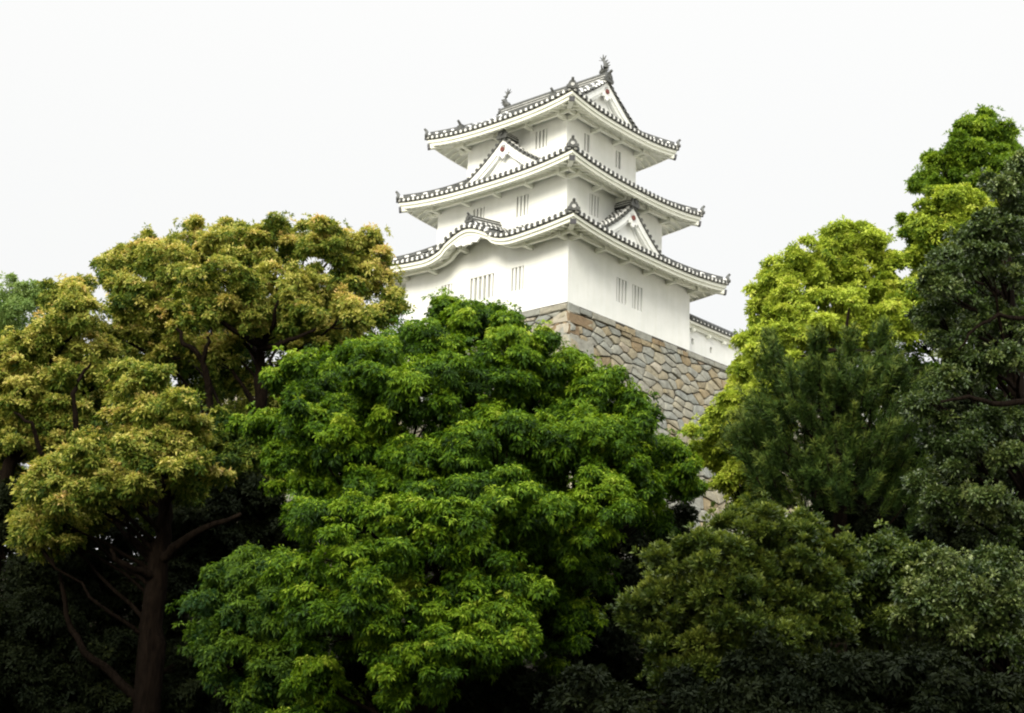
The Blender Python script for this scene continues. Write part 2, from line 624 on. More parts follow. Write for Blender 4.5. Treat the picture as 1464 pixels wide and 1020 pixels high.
def hip_ridge(sd, sgn, inner_d, parent):
    """round hip ridge from the eave corner up to the wall, with end tile and horn"""
    m = MB()
    path = []
    for q in np.linspace(0.05, inner_d, 18):
        a = sgn * (sd.half - q)
        path.append(np.array(sd.p(a, -q, sd.surf(a, -q) + 0.10)))
    lvl = [i % 3 == 0 for i in range(30)]
    m.tube(path, 0.13, n=8, half=True, cap=True, tf=lambda i, j: 0.9 if lvl[i] else 0.0)
    m.tube([p + np.array((0, 0, .13)) for p in path[1:]], 0.075, n=6, half=True, cap=True)
    d = path[0] - path[2]
    d /= np.linalg.norm(d)
    h = np.array((d[0], d[1], 0)); h /= np.linalg.norm(h)
    sdv = np.array((-h[1], h[0], 0))
    c = path[0] + h * 0.04
    # devil tile: a shouldered plate
    for (w0, z0, w1, z1) in ((0.22, -0.12, 0.20, 0.10), (0.20, 0.10, 0.11, 0.26)):
        q = []
        for w_, z_ in ((w0, z0), (w1, z1)):
            for k, t_ in ((-1, -0.05), (1, -0.05), (1, 0.07), (-1, 0.07)):
                q.append(c + sdv * k * w_ + h * t_ + np.array((0, 0, z_)))
        m.hexa(q)
    for k in (-1, 1):
        m.disc(c + sdv * k * 0.2 + h * 0.02 + np.array((0, 0, -0.04)), h, 0.085, 0.09)
    m.disc(c + h * 0.05 + np.array((0, 0, 0.05)), h, 0.09, 0.05, tface=0.5)
    # horn tile reaching up and out
    m.tube([c + np.array((0, 0, .18)), c + h * .05 + np.array((0, 0, .29)), c + h * .13 + np.array((0, 0, .38))],
           [0.085, 0.07, 0.06], n=8)
    m.build('hip_ridge', TILE, parent, smooth=False)


def hip_beam(T, sd, sgn, wall_z, ms, caps):
    """diagonal corner rafter with its dark cap"""
    a0 = sgn * (sd.half - 0.12)
    a1 = sgn * (sd.half - T['ov'])
    p0 = np.array(sd.p(a0, -0.12, sd.edge(a0, 0) - 0.34)); p1 = np.array(sd.p(a1, -T['ov'], wall_z + 0.02))
    ms.beam(p1, p0, 0.22, 0.20)
    d = (p0 - p1) / np.linalg.norm(p0 - p1)
    mm = MB()
    caps.append(mm)
    mm.beam(p0 - d * 0.02 + np.array((0, 0, .02)), p0 + d * 0.10 + np.array((0, 0, .02)), 0.26, 0.22)


def skirt_roof(T, U, zi, bumpf=None):
    D = T['ov'] + (U['y0'] - T['y0'])
    rise = zi - T['ze']
    mt, mf, ms, mr, mm = MB(), MB(), MB(), MB(), []
    sides = {k: Side(T, k, D, rise, bumpf if k == 'left' else None) for k in ('left', 'right', 'back', 'far')}
    for sd in sides.values():
        roof_side(mt, mf, ms, mr, sd, T['ov'], D + 0.02, lambda a: D, T['top'])
    for k in ('left', 'back'):
        for sg in (-1, 1): hip_beam(T, sides[k], sg, T['top'], mr, mm)
    roof = mt.build('tiled_roof', TILE, turret)
    mf.build('eave_fascia', TRIM, roof)
    ms.build('soffit', TRIM, roof)
    mr.build('eave_rafters', TRIM, roof)
    for q in mm: q.build('corner_cap', METAL, roof)
    for k in ('left', 'back'):
        for sg in (-1, 1): hip_ridge(sides[k], sg, D, roof)
    return roof, sides


roof1, sides1 = skirt_roof(T1, T2, 4.50, kara)
roof2, sides2 = skirt_roof(T2, T3, 7.98)

# --- top hip-and-gable roof, ridge along x
GX0, GX1 = -8.30, -1.60            # verge planes
DT = YC - (T3['y0'] - T3['ov'])    # run from eave to ridge
RISE3 = 2.75
mt, mf, ms, mr, mm = MB(), MB(), MB(), MB(), []
sides3 = {k: Side(T3, k, DT, RISE3, None, (0.70, 0.30)) for k in ('left', 'right', 'back', 'far')}
DG = (T3['x1'] + T3['ov']) - GX1 + 0.25
for k, sd in sides3.items():
    if k in ('left', 'back'):
        off = (GX0 + GX1) / 2 - sd.c[0]
        rt = lambda a, sd=sd: DT if abs(a * sd.d[0] - off) < (GX1 - GX0) / 2 else 9
        def row_to(a, sd=sd):
            return DT if abs(a) < (GX1 - GX0) / 2 else 9
        # rows under the gables climb to the ridge; the outer ones stop at the hip
        half = sd.half
        roof_side(mt, mf, ms, mr, sd, T3['ov'], DG, row_to, T3['top'])
        rows = []
        for q in np.linspace(DG, DT, 10):
            rows.append([sd.p(a, -q, sd.surf(a, -q)) for a in np.linspace(-(GX1 - GX0) / 2, (GX1 - GX0) / 2, 9)])
        mt.grid(rows)
        nrow = int((GX1 - GX0) / 0.315)
        for i in range(nrow + 1):
            a = -(GX1 - GX0) / 2 + (GX1 - GX0) * i / nrow
            d0 = max(0.0, half - abs(a)) - 0.05
            if d0 < DT:
                tile_row(mt, [sd.p(a, -q, sd.surf(a, -q) + 0.012) for q in np.linspace(min(d0, DT - .3), DT - 0.05, 26)])
    else:
        roof_side(mt, mf, ms, mr, sd, T3['ov'], DG, lambda a: DG, T3['top'])
for k in ('left', 'back'):
    for sg in (-1, 1): hip_beam(T3, sides3[k], sg, T3['top'], mr, mm)
roof3 = mt.build('tiled_roof', TILE, turret)
mf.build('eave_fascia', TRIM, roof3)
ms.build('soffit', TRIM, roof3)
mr.build('eave_rafters', TRIM, roof3)
for q in mm: q.build('corner_cap', METAL, roof3)
for k in ('left', 'back'):
    for sg in (-1, 1): hip_ridge(sides3[k], sg, DG + .1, roof3)
    # descending ridge along each gable verge with its end tile
    sd = sides3[k]
    for sg in (-1, 1):
        m = MB()
        a = sg * ((GX1 - GX0) / 2 - 0.42)
        path = [np.array(sd.p(a, -q, sd.surf(a, -q) + 0.10)) for q in np.linspace(0.75, DT, 24)]
        m.tube(path, 0.14, n=8, half=True, tf=lambda i, j: 0.8 if i % 3 == 0 else 0.0)
        c = path[0] + np.array((*sd.n, 0)) * 0.05
        m.box(c - (0.17, 0.10, 0.12), c + (0.17, 0.10, 0.24))
        nv = np.array((*sd.n, 0.0))
        m.tube([c + (0, 0, .2), c + nv * .10 + (0, 0, .33), c + nv * .24 + (0, 0, .44)], [0.08, 0.07, 0.055], n=8)
        m.build('verge_ridge', TILE, roof3)


# --- gables
def gable(front, dirv, nrm, W, prof, z_base, depth, name='gable', ridge_len=None, roofed=True, parent=turret, rosette=0.12):
    """triangular gable: front = foot of its axis in the verge plane; prof(u) height at u = 0 (axis) .. 1 (foot)"""
    o = np.array(front, float); d = np.array(dirv, float); n = np.array(nrm, float)
    pt = lambda w_, z, k=0.0: o + d * w_ + n * k + np.array((0, 0, z - o[2]))
    ws = np.linspace(-1, 1, 41)
    H = lambda u: z_base + prof(abs(u))
    g = MB()      # recessed gable wall
    g.face([pt(-W * .98, H(1) - 0.3, -0.32)] + [pt(u * W * .98, H(u) - 0.12, -0.32) for u in ws] + [pt(W * .98, H(1) - 0.3, -0.32)])
    go = g.build(name, PLASTER, parent)
    b = MB()      # bargeboards in two steps
    for (t0, t1, k0, k1) in ((0.05, 0.34, -0.02, -0.10), (0.34, 0.52, -0.10, -0.20)):
        up_ = [pt(u * W, H(u) - t0, k0) for u in ws]
        lo_ = [pt(u * W, H(u) - t1 - 0.10 * (1 - abs(u)), k0) for u in ws]
        bk_ = [pt(u * W, H(u) - t1 - 0.10 * (1 - abs(u)), -0.33) for u in ws]
        b.grid([up_, lo_, bk_])
    b.build('bargeboard', PLASTER, go)
    # crossing braces behind the pendant and the carved pendant itself
    p = MB()
    zt = H(0) - 0.62
    prof_p = [(0.0, -0.42), (0.09, -0.36), (0.16, -0.22), (0.30, -0.26), (0.36, -0.12), (0.24, -0.02), (0.20, 0.12), (0.13, 0.26), (0, 0.30)]
    outl = [(x, z) for x, z in prof_p] + [(-x, z) for x, z in prof_p[-2:0:-1]]
    f0 = [pt(x, zt + z, -0.02) for x, z in outl]
    f1 = [pt(x, zt + z, -0.12) for x, z in outl]
    p.face(f0)
    p.grid([f0, f1], close=True)
    for s in (-1, 1):
        p.beam(pt(s * 0.2, zt - 0.18, -0.26), pt(s * W * 0.52, H(0.55) - 0.95, -0.26), 0.10, 0.08, up=n)
    p.build('gable_pendant', PLASTER, go)
    r = MB()
    r.disc(pt(0, zt + 0.04, -0.02), n, rosette, 0.07, n=12)
    r.build('rosette', RUST, go)
    t = MB()
    if roofed:
        for s in (-1, 1):
            us = np.linspace(0, 1, 21)
            t.grid([[pt(s * u * W, H(u), k) for u in us] for k in (0.02, -depth)])
            nr = max(2, int(depth / 0.3))
            for i in range(nr):
                k = -0.32 - i * (depth - 0.3) / nr
                tile_row(t, [pt(s * u * W, H(u) + 0.012, k) for u in np.linspace(0.02, 1, 26)])
    for s in (-1, 1):        # verge tiles: short rounds lying across the edge
        ln = 0
        us = np.linspace(0, 1, 200)
        prev = pt(0, H(0))
        nxt = 0.16
        for u in us[1:]:
            q = pt(s * u * W, H(u))
            ln += np.linalg.norm(q - prev); prev = q
            if ln > nxt:
                nxt += 0.31
                t.tube([q + n * 0.07 + (0, 0, .03), q - n * 0.26 + (0, 0, .03)], 0.085, n=8)
                t.tube([q - n * 0.10 + (0, 0, .035), q - n * 0.18 + (0, 0, .035)], 0.089, n=8, t=1.0)
        t.grid([[pt(s * u * W, H(u) + 0.0, 0.035) for u in np.linspace(0, 1, 21)], [pt(s * u * W, H(u) - 0.06, 0.035) for u in np.linspace(0, 1, 21)],
                [pt(s * u * W, H(u) - 0.06, -0.05) for u in np.linspace(0, 1, 21)]])
        t.tube([pt(s * u * W, H(u) + 0.07, -0.22) for u in np.linspace(0, 1, 21)], 0.08, n=8, tf=lambda i, j: 0.7 if i % 2 else 0)
    t.build('gable_tiles', TILE, go)
    if ridge_len:
        m = MB()
        z = H(0)
        for i, (w_, h0, h1, tt) in enumerate(((0.17, 0.02, 0.10, 0.0), (0.15, 0.10, 0.14, 0.9), (0.16, 0.14, 0.21, 0.0), (0.14, 0.21, 0.25, 0.9))):
            c = [pt(-w_, z + h0, 0.0), pt(w_, z + h0, 0.0), pt(w_, z + h0, -ridge_len), pt(-w_, z + h0, -ridge_len),
                 pt(-w_, z + h1, 0.0), pt(w_, z + h1, 0.0), pt(w_, z + h1, -ridge_len), pt(-w_, z + h1, -ridge_len)]
            m.hexa(c, tt)
        m.tube([pt(0, z + 0.27, 0.02), pt(0, z + 0.27, -ridge_len)], 0.10, n=8)
        oni(m, pt(0, z + 0.10, 0.06), d, n)
        m.build('gable_ridge', TILE, go)
    return go


def oni(m, c, d, n, k=1.0):
    """devil-face end tile: lobed plate with a boss and a horn"""
    c = np.array(c, float)
    outl = [(-.30, -.16), (-.34, -.02), (-.25, .06), (-.22, .2), (-.12, .32), (0, .36), (.12, .32), (.22, .2), (.25, .06), (.34, -.02), (.30, -.16)]
    outl = [(k * x, k * z) for x, z in outl]
    f0 = [c + d * x + np.array((0, 0, z)) + n * 0.06 for x, z in outl]
    f1 = [c + d * x + np.array((0, 0, z)) - n * 0.05 for x, z in outl]
    m.face(f0); m.face(f1[::-1]); m.grid([f0, f1], close=True)
    m.disc(c + n * 0.05 + np.array((0, 0, .1 * k)), n, 0.11 * k, 0.06)
    m.tube([c + np.array((0, 0, .3 * k)), c + n * .10 * k + np.array((0, 0, .38 * k)), c + n * .2 * k + np.array((0, 0, .43 * k))], [.085 * k, .075 * k, .06 * k], n=8)


cp = lambda H: (lambda u: H * (0.68 * (1 - u) + 0.32 * (1 - u) ** 2))
gable((XC, 1.02, 0), (1, 0, 0), (0, -1, 0), 2.55, cp(1.85), 7.45, 1.1, ridge_len=1.0)
gable((0.04, YC, 0), (0, 1, 0), (1, 0, 0), 2.65, cp(1.98), 3.88, 1.2, ridge_len=1.05)
sdr = sides3['left']
zg0 = T3['ze'] + RISE3
WG = DT - 1.25
pg = lambda u: (sdr.surf(0, -(DT - abs(u) * WG)) - sdr.surf(0, -(DT - WG)))
zb = sdr.surf(0, -(DT - WG))
gable((GX1, YC, 0), (0, 1, 0), (1, 0, 0), WG, pg, zb, 0.4, roofed=False)
gable((GX0, YC, 0), (0, -1, 0), (-1, 0, 0), WG, pg, zb, 0.4, roofed=False)

# --- main ridge with its two fish
m = MB()
for w_, h0, h1, tt in ((0.20, -0.05, 0.08, 0), (0.18, 0.08, 0.12, 0.9), (0.19, 0.12, 0.21, 0), (0.17, 0.21, 0.25, 0.9), (0.18, 0.25, 0.33, 0)):
    m.box((GX0 - .02, YC - w_, zg0 + h0), (GX1 + .02, YC + w_, zg0 + h1), tt)
m.tube([(GX0 - .02, YC, zg0 + .36), (GX1 + .02, YC, zg0 + .36)], 0.12, n=8)
oni(m, (GX1 + .08, YC, zg0 + .05), np.array((0, 1.0, 0)), np.array((1.0, 0, 0)))
oni(m, (GX0 - .08, YC, zg0 + .05), np.array((0, -1.0, 0)), np.array((-1.0, 0, 0)))
ridge = m.build('main_ridge', TILE, turret)


def fish(x, sg):
    """roof-ridge fish standing on its chin, tail curled up"""
    m = MB()
    b = np.array((x, YC, zg0 + 0.44))
    path = [(.22, .04), (.12, .10), (-.02, .17), (-.10, .30), (-.10, .45), (-.03, .60), (.05, .72)]
    rad = [.10, .16, .17, .15, .115, .08, .045]
    m.tube([b + np.array((-sg * px, 0, pz)) for px, pz in path], rad, n=10)
    tip = b + np.array((-sg * .05, 0, .70))
    for dx, dz, wd in ((.20, .26, .05), (.02, .34, .05), (-.16, .24, .05), (.28, .10, .04)):
        e_ = tip + np.array((-sg * dx, 0, dz))
        s = np.array((0, 0.03, 0)); k = np.array((wd, 0, 0))
        m.hexa([tip - s - k, tip - s + k, tip + s + k, tip + s - k, e_ - s * .4 - k * .3, e_ - s * .4 + k * .3, e_ + s * .4 + k * .3, e_ + s * .4 - k * .3])
    for i in range(1, 6):      # back fins
        q = b + np.array((-sg * path[i][0], 0, path[i][1]))
        o_ = np.array((sg * (rad[i] + .12), 0, .06))
        m.hexa([q + (0, -.02, -.06), q + (0, .02, -.06), q + (0, .02, .06), q + (0, -.02, .06)] + [q + o_ + (0, -.01, -.02), q + o_ + (0, .01, -.02), q + o_ + (0, .01, .02), q + o_ + (0, -.01, .02)])
    for k in (-1, 1):          # side fins
        q = b + np.array((-sg * .02, k * .15, .2))
        m.hexa([q + (-.05, 0, -.05), q + (.05, 0, -.05), q + (.05, 0, .05), q + (-.05, 0, .05)] + [q + (sg * .08 - .02, k * .16, .1), q + (sg * .08 + .02, k * .16, .1), q + (sg * .08 + .02, k * .16, .14), q + (sg * .08 - .02, k * .16, .14)])
    m.build('fish_finial', TILE, ridge)


fish(GX1 - 0.22, 1)
fish(GX0 + 0.22, -1)

# --- curved gable: tympanum, carved pendant and ridge
m = MB()
xs = np.linspace(XC - 2.85, XC + 2.85, 41)
m.grid([[(x, -0.012, 3.0) for x in xs], [(x, -0.012, 3.31 + kara(x)) for x in xs]])
cg = m.build('curved_gable', PLASTER, turret)
m = MB()
ye = -T1['ov']
zc = T1['ze'] + kara(XC)
outl = [(0, -.16), (.22, -.20), (.34, -.10), (.62, -.16), (.75, -.02), (.95, .02), (.80, .10), (.40, .20), (0, .24)]
outl = outl + [(-x, z) for x, z in outl[-2:0:-1]]
f0 = [(XC + x, ye + .16, zc - .62 + z) for x, z in outl]
f1 = [(XC + x, ye + .26, zc - .62 + z) for x, z in outl]
m.face(f0); m.grid([f0, f1], close=True); m.face(f1[::-1])
m.build('gable_pendant', PLASTER, cg)
m = MB()
ya, yb, za, zb_ = ye + .30, T2['y0'], zc + .24, zc + .52
for w_, h0, h1, tt in ((0.17, 0.0, 0.16, 0), (0.15, 0.16, 0.20, 0.9), (0.16, 0.20, 0.27, 0), (0.14, 0.27, 0.31, .9)):
    m.hexa([(XC - w_, ya, za + h0), (XC + w_, ya, za + h0), (XC + w_, yb, zb_ + h0), (XC - w_, yb, zb_ + h0),
            (XC - w_, ya, za + h1), (XC + w_, ya, za + h1), (XC + w_, yb, zb_ + h1), (XC - w_, yb, zb_ + h1)], tt)
m.tube([(XC, ya, za + .36), (XC, yb, zb_ + .36)], 0.09, n=8)
oni(m, (XC, ya - .04, za + .18), np.array((1.0, 0, 0)), np.array((0, -1.0, 0)), 0.72)
m.build('gable_ridge', TILE, cg)

# ------------------------------------------------------------------ stone rampart
rampart = empty('stone_rampart', ROOT, YAW,
                'sloping dry stone rampart of grey and tan boulders under the white turret', 'stone wall')
ZB = -13.0


def batter(z):
    """outward offset of the face at height z (z <= 0)"""
    h = -z
    return 0.10 + 0.22 * h + 0.006 * h * h


def clip(poly, a, b):
    """keep the part of the polygon nearer to a than to b"""
    mid = (a + b) / 2
    nn = b - a
    out_ = []
    for i in range(len(poly)):
        p, q = poly[i], poly[(i + 1) % len(poly)]
        dp, dq = (p - mid) @ nn, (q - mid) @ nn
        if dp <= 0: out_.append(p)
        if dp * dq < 0: out_.append(p + (q - p) * dp / (dp - dq))
    return out_


def clip2(poly, a, b):
    k = np.array((1 / 1.6, 1.0))
    return [q / k for q in clip([p * k for p in poly], a * k, b * k)]


def stones(face_pt, length, seed, z_top=-0.42):
    r = np.random.default_rng(seed)
    m = MB()
    seeds = []
    tries = 0
    while tries < 14000:
        tries += 1
        s, z = r.uniform(-0.5, length + .5), r.uniform(ZB - .5, z_top + 0.4)
        dmin = 0.25 + 0.32 * r.random() ** 2 + 0.010 * -z
        if all(((s - a) / 1.75) ** 2 + (z - b + 0.18 * (s - a)) ** 2 > dmin ** 2 for a, b in seeds[-4000:]):
            seeds.append((s, z))
    sp = np.array(seeds)
    for i, c in enumerate(sp):
        dd = np.hypot((sp - c)[:, 0] / 1.75, (sp - c)[:, 1])
        nb = [j for j in np.argsort(dd)[1:26]]
        poly = [c + np.array(q) for q in ((-2, -2), (2, -2), (2, 2), (-2, 2))]
        for j in nb:
            poly = clip2(poly, c, sp[j])
            if len(poly) < 3: break
        if len(poly) < 3: continue
        cl = lambda p: np.array((min(max(p[0], 0.0), length), min(max(p[1], ZB), z_top)))
        poly = [cl(p) for p in poly]
        cen = sum(poly) / len(poly)
        size = np.mean([np.linalg.norm(p - cen) for p in poly])
        if size < 0.08: continue
        # round off the corners
        rp = []
        for k in range(len(poly)):
            p, q = poly[k], poly[(k + 1) % len(poly)]
            rp += [p + (q - p) * 0.09, p + (q - p) * 0.91]
        hgt = r.uniform(0.03, 0.13)
        tilt = r.normal(0, 0.05, 2)
        tint = float(np.clip(r.choice([.05, .15, .25, .32, .45, .55, .68, .85, 1.0], p=[.15, .17, .17, .14, .11, .10, .08, .04, .04]) + r.normal(0, .05), 0, 1))
        gap = 0.012 + 0.03 * r.random()
        ring = []
        for ins, h in ((gap, -0.08), (gap + 0.008, hgt * 0.5), (gap + 0.045, hgt)):
            row = []
            for p in rp:
                v = p - cen
                l = np.linalg.norm(v) + 1e-6
                pp = cen + v * max(0.05, 1 - ins / l)
                row.append(face_pt(pp[0], pp[1], h + tilt @ (pp - cen) * (h > 0) + r.normal(0, .006)))
            ring.append(row)
        m.grid(ring, tint, close=True)
        top = ring[-1]
        cc = face_pt(cen[0], cen[1], hgt + 0.03)
        for k in range(len(top)):
            m.face([top[k], top[(k + 1) % len(top)], cc], tint)
    return m


def right_pt(s, z, h):
    return np.array((batter(z) + h, -batter(z) + s * 1.0 + 0.0, z - 0.2 * h))


def left_pt(s, z, h):
    return np.array((batter(z) - s, -batter(z) - h, z - 0.2 * h))


LR, LL = 34.0, 24.0
mb = MB()
zz = np.linspace(ZB, -0.02, 14)
for fp, ln in ((right_pt, LR), (left_pt, LL)):
    mb.grid([[fp(s, z, -0.03) for s in np.linspace(0, ln, 12)] for z in zz])
mb.face([(batter(0) - .02, -batter(0) + .02, -0.02), (batter(0) - .02, LR, -0.02), (-LL, LR, -0.02), (-LL, -batter(0) + .02, -0.02)])
core = mb.build('rampart_core', GAP, rampart)
stones(right_pt, LR, 3).build('stone_facing', STONE, rampart)
stones(left_pt, LL, 5).build('stone_facing', STONE, rampart)


def block(m, fp, s0, s1, z0, z1, h, tint, r):
    """a squared block with worn edges, standing h proud of the face"""
    rows = []
    for ins, hh in ((0.0, -0.05), (0.008, h * .6), (0.05, h)):
        n = 4
        a, b, c, d = s0 + ins, s1 - ins, z0 + ins, z1 - ins
        pts = [(a + (b - a) * i / n, c) for i in range(n)] + [(b, c + (d - c) * i / 2) for i in range(2)] + \
              [(b - (b - a) * i / n, d) for i in range(n)] + [(a, d - (d - c) * i / 2) for i in range(2)]
        rows.append([fp(s + r.normal(0, .012), z + r.normal(0, .012), hh + r.normal(0, .006)) for s, z in pts])
    m.grid(rows, tint, close=True)
    m.face(rows[-1], tint)


r_ = np.random.default_rng(11)
mc = MB()
for fp, ln in ((right_pt, LR), (left_pt, LL)):
    s = 0.0
    while s < ln:
        l = r_.uniform(0.7, 1.7)
        if r_.random() > 0.30 or s < 2:
            z0 = -0.43 - r_.uniform(-.08, .10)
            block(mc, fp, s + .012, min(s + l, ln) - .012, z0, -0.03 - r_.uniform(0, .07), r_.uniform(.04, .12), float(np.clip(r_.normal(0.12, .12), 0, .5)), r_)
        else:
            for q in range(2):
                block(mc, fp, s + q * l / 2 + .02, s + (q + 1) * l / 2 - .02, -0.47, -0.10 - r_.uniform(0, .12), 0.10, r_.choice([.6, .75, .4]), r_)
        s += l
mc.build('cap_stones', STONE, rampart)
mk = MB()
z = -0.47
i = 0
while z > ZB + .8:
    h = r_.uniform(0.5, 0.75)
    l0, l1 = (1.7, 0.75) if i % 2 else (0.7, 1.6)
    t_ = float(r_.choice([.35, .45, .52, 1.0, .3]))
    block(mk, left_pt, -0.10, l0 * r_.uniform(.85, 1.15), z - h + .02, z - .02, 0.11, t_, r_)
    block(mk, right_pt, -0.10, l1 * r_.uniform(.85, 1.15), z - h + .02, z - .02, 0.11, float(np.clip(t_ - .15, 0, 1)), r_)
    z -= h
    i += 1
mk.build('corner_stones', STONE, rampart)

# ------------------------------------------------------------------ low plaster wall running on from the turret
pw = empty('plaster_wall', ROOT, YAW, 'low white plaster wall with tiled coping running along the rampart beside the turret', 'wall')
WX, WY0, WY1 = -0.30, B_ + 0.004, 33.0
m = MB()
holes = [(10.0, .55, .85), (11.6, .50, .80), (14.1, .55, .85), (16.2, .5, .8), (18.6, .55, .85), (21, .5, .8), (24, .55, .85), (27, .5, .8)]
wins = [(y - WY0 - .10, y - WY0 + .10, lo, hi) for y, lo, hi in holes]
wall_with_windows(m, wins, (WX, WY0, 0), (0, 1, 0), (1, 0, 0), WY1 - WY0, 0.0, 1.6, 0.25)
m.face([(WX - .4, WY1, 0), (WX - .4, WY0, 0), (WX - .4, WY0, 1.6), (WX - .4, WY1, 1.6)])
for y, lo, hi in holes:
    m.face([(WX - .25, y - .1, lo), (WX - .25, y + .1, lo), (WX - .25, y + .1, hi), (WX - .25, y - .1, hi)])
m.build('wall_body', PLASTER, pw)
m = MB()
m.hexa([(WX + .30, WY0, 1.46), (WX + .30, WY1, 1.46), (WX - .7, WY1, 1.46), (WX - .7, WY0, 1.46), (WX + .30, WY0, 1.60), (WX + .30, WY1, 1.60), (WX - .7, WY1, 1.60), (WX - .7, WY0, 1.60)])
m.box((WX + .01, WY0, 1.28), (WX + .12, WY1, 1.46))
yy = WY0 + .5
while yy < WY1:
    m.box((WX + .005, yy, 1.14), (WX + .22, yy + .14, 1.30)); yy += 1.35
m.build('coping_eave', TRIM, pw)
m = MB()
prof = [(.36, 1.62), (.30, 1.68), (-.2, 1.95), (-.7, 1.68), (-.76, 1.62)]
m.grid([[(WX + a, WY0, z) for a, z in prof], [(WX + a, WY1, z) for a, z in prof]])
m.grid([[(WX + .36, WY0, 1.62), (WX + .36, WY1, 1.62)], [(WX + .36, WY0, 1.565), (WX + .36, WY1, 1.565)], [(WX + .28, WY0, 1.565), (WX + .28, WY1, 1.565)]])
yy = WY0 + .1
while yy < WY1:
    tile_row(m, [(WX + a, yy, 1.70 + (.34 - a) * .5) for a in np.linspace(.34, -.2, 6)], white=.35)
    m.disc((WX + .34, yy, 1.68), (1, 0, 0), .085, .06)
    m.box((WX + .30, yy + .10, 1.62), (WX + .368, yy + .215, 1.69), 1.0)
    yy += .315
m.tube([(WX - .2, WY0, 2.02), (WX - .2, WY1, 2.02)], 0.13, n=8)
m.build('coping_tiles', TILE, pw)


# ------------------------------------------------------------------ trees
SHADE_TREES = [(-19.5, 19, 1.0, .4), (-27, 13, 1.15, 2.0), (-16, -5, 1.3, 2.7), (-8, -12, 1.7, 4.1), (5, -13, 1.6, 5.0), (17, -11, 1.5, 1.1), (-35, 24, 1.1, 3.3), (29, -7, 1.4, 3.0)]
def fast_mesh(name, verts, quads, tint, mat, parent):
    me = bpy.data.meshes.new(name)
    n, q = len(verts), len(quads)
    me.vertices.add(n)
    me.vertices.foreach_set('co', verts.astype(np.float32).ravel())
    me.loops.add(q * 4)
    me.loops.foreach_set('vertex_index', quads.astype(np.int32).ravel())
    me.polygons.add(q)
    me.polygons.foreach_set('loop_start', np.arange(0, q * 4, 4, dtype=np.int32))
    a = me.attributes.new('tint', 'FLOAT', 'FACE')
    a.data.foreach_set('value', tint.astype(np.float32))
    me.materials.append(mat)
    me.update(calc_edges=True)
    o = bpy.data.objects.new(name, me)
    COL.objects.link(o)
    if parent: o.parent = parent
    return o


def unit(v):
    return v / (np.linalg.norm(v, axis=-1, keepdims=True) + 1e-9)


def sphere_pts(r, n):
    return unit(r.normal(size=(n, 3)))


def leaves_from_tufts(r, C, N, tint, k, Lf, Wf, spread, droop, rad, jitter=0.25):
    """k leaves at every tuft centre C, fanned about its axis N and hanging by droop"""
    n = len(C)
    ax = np.repeat(N, k, 0)
    c = np.repeat(C, k, 0)
    t = np.repeat(tint, k)
    h = sphere_pts(r, n * k)
    side = unit(h - (h * ax).sum(1, keepdims=True) * ax)
    ang = np.radians(r.uniform(spread[0], spread[1], n * k))[:, None]
    d = unit(ax * np.cos(ang) + side * np.sin(ang))
    d[:, 2] -= droop * r.uniform(0.4, 1.3, n * k)
    d = unit(d)
    base = c + side * rad * r.uniform(0, 1, (n * k, 1)) + r.normal(0, jitter * Lf, (n * k, 3)) * 0.5
    ll = Lf * r.uniform(0.5, 1.4, (n * k, 1))
    ww = Wf * r.uniform(0.75, 1.25, (n * k, 1))
    s = unit(np.cross(d, ax + 0.5 * r.normal(size=(n * k, 3))))
    nn = np.cross(s, d)
    mid = base + d * ll * 0.45 + nn * ll * 0.07
    tip = base + d * ll
    tip[:, 2] -= 0.10 * ll[:, 0]
    V = np.stack([base, mid + s * ww * 0.5, tip, mid - s * ww * 0.5], 1).reshape(-1, 3)
    t = np.clip(t + r.normal(0, 0.11, n * k), 0, 1)
    return V, t


def limb_path(r, a, b, n=7, sag=0.0, wob=0.12):
    a, b = np.array(a, float), np.array(b, float)
    L_ = np.linalg.norm(b - a)
    t = np.linspace(0, 1, n)[:, None]
    p = a + (b - a) * t
    bow = r.normal(0, wob, 3) * L_
    p += 4 * t * (1 - t) * (bow * 0.5 + np.array((0, 0, sag * L_)))
    p[1:-1] += r.normal(0, 0.02 * L_, (n - 2, 3))
    return p


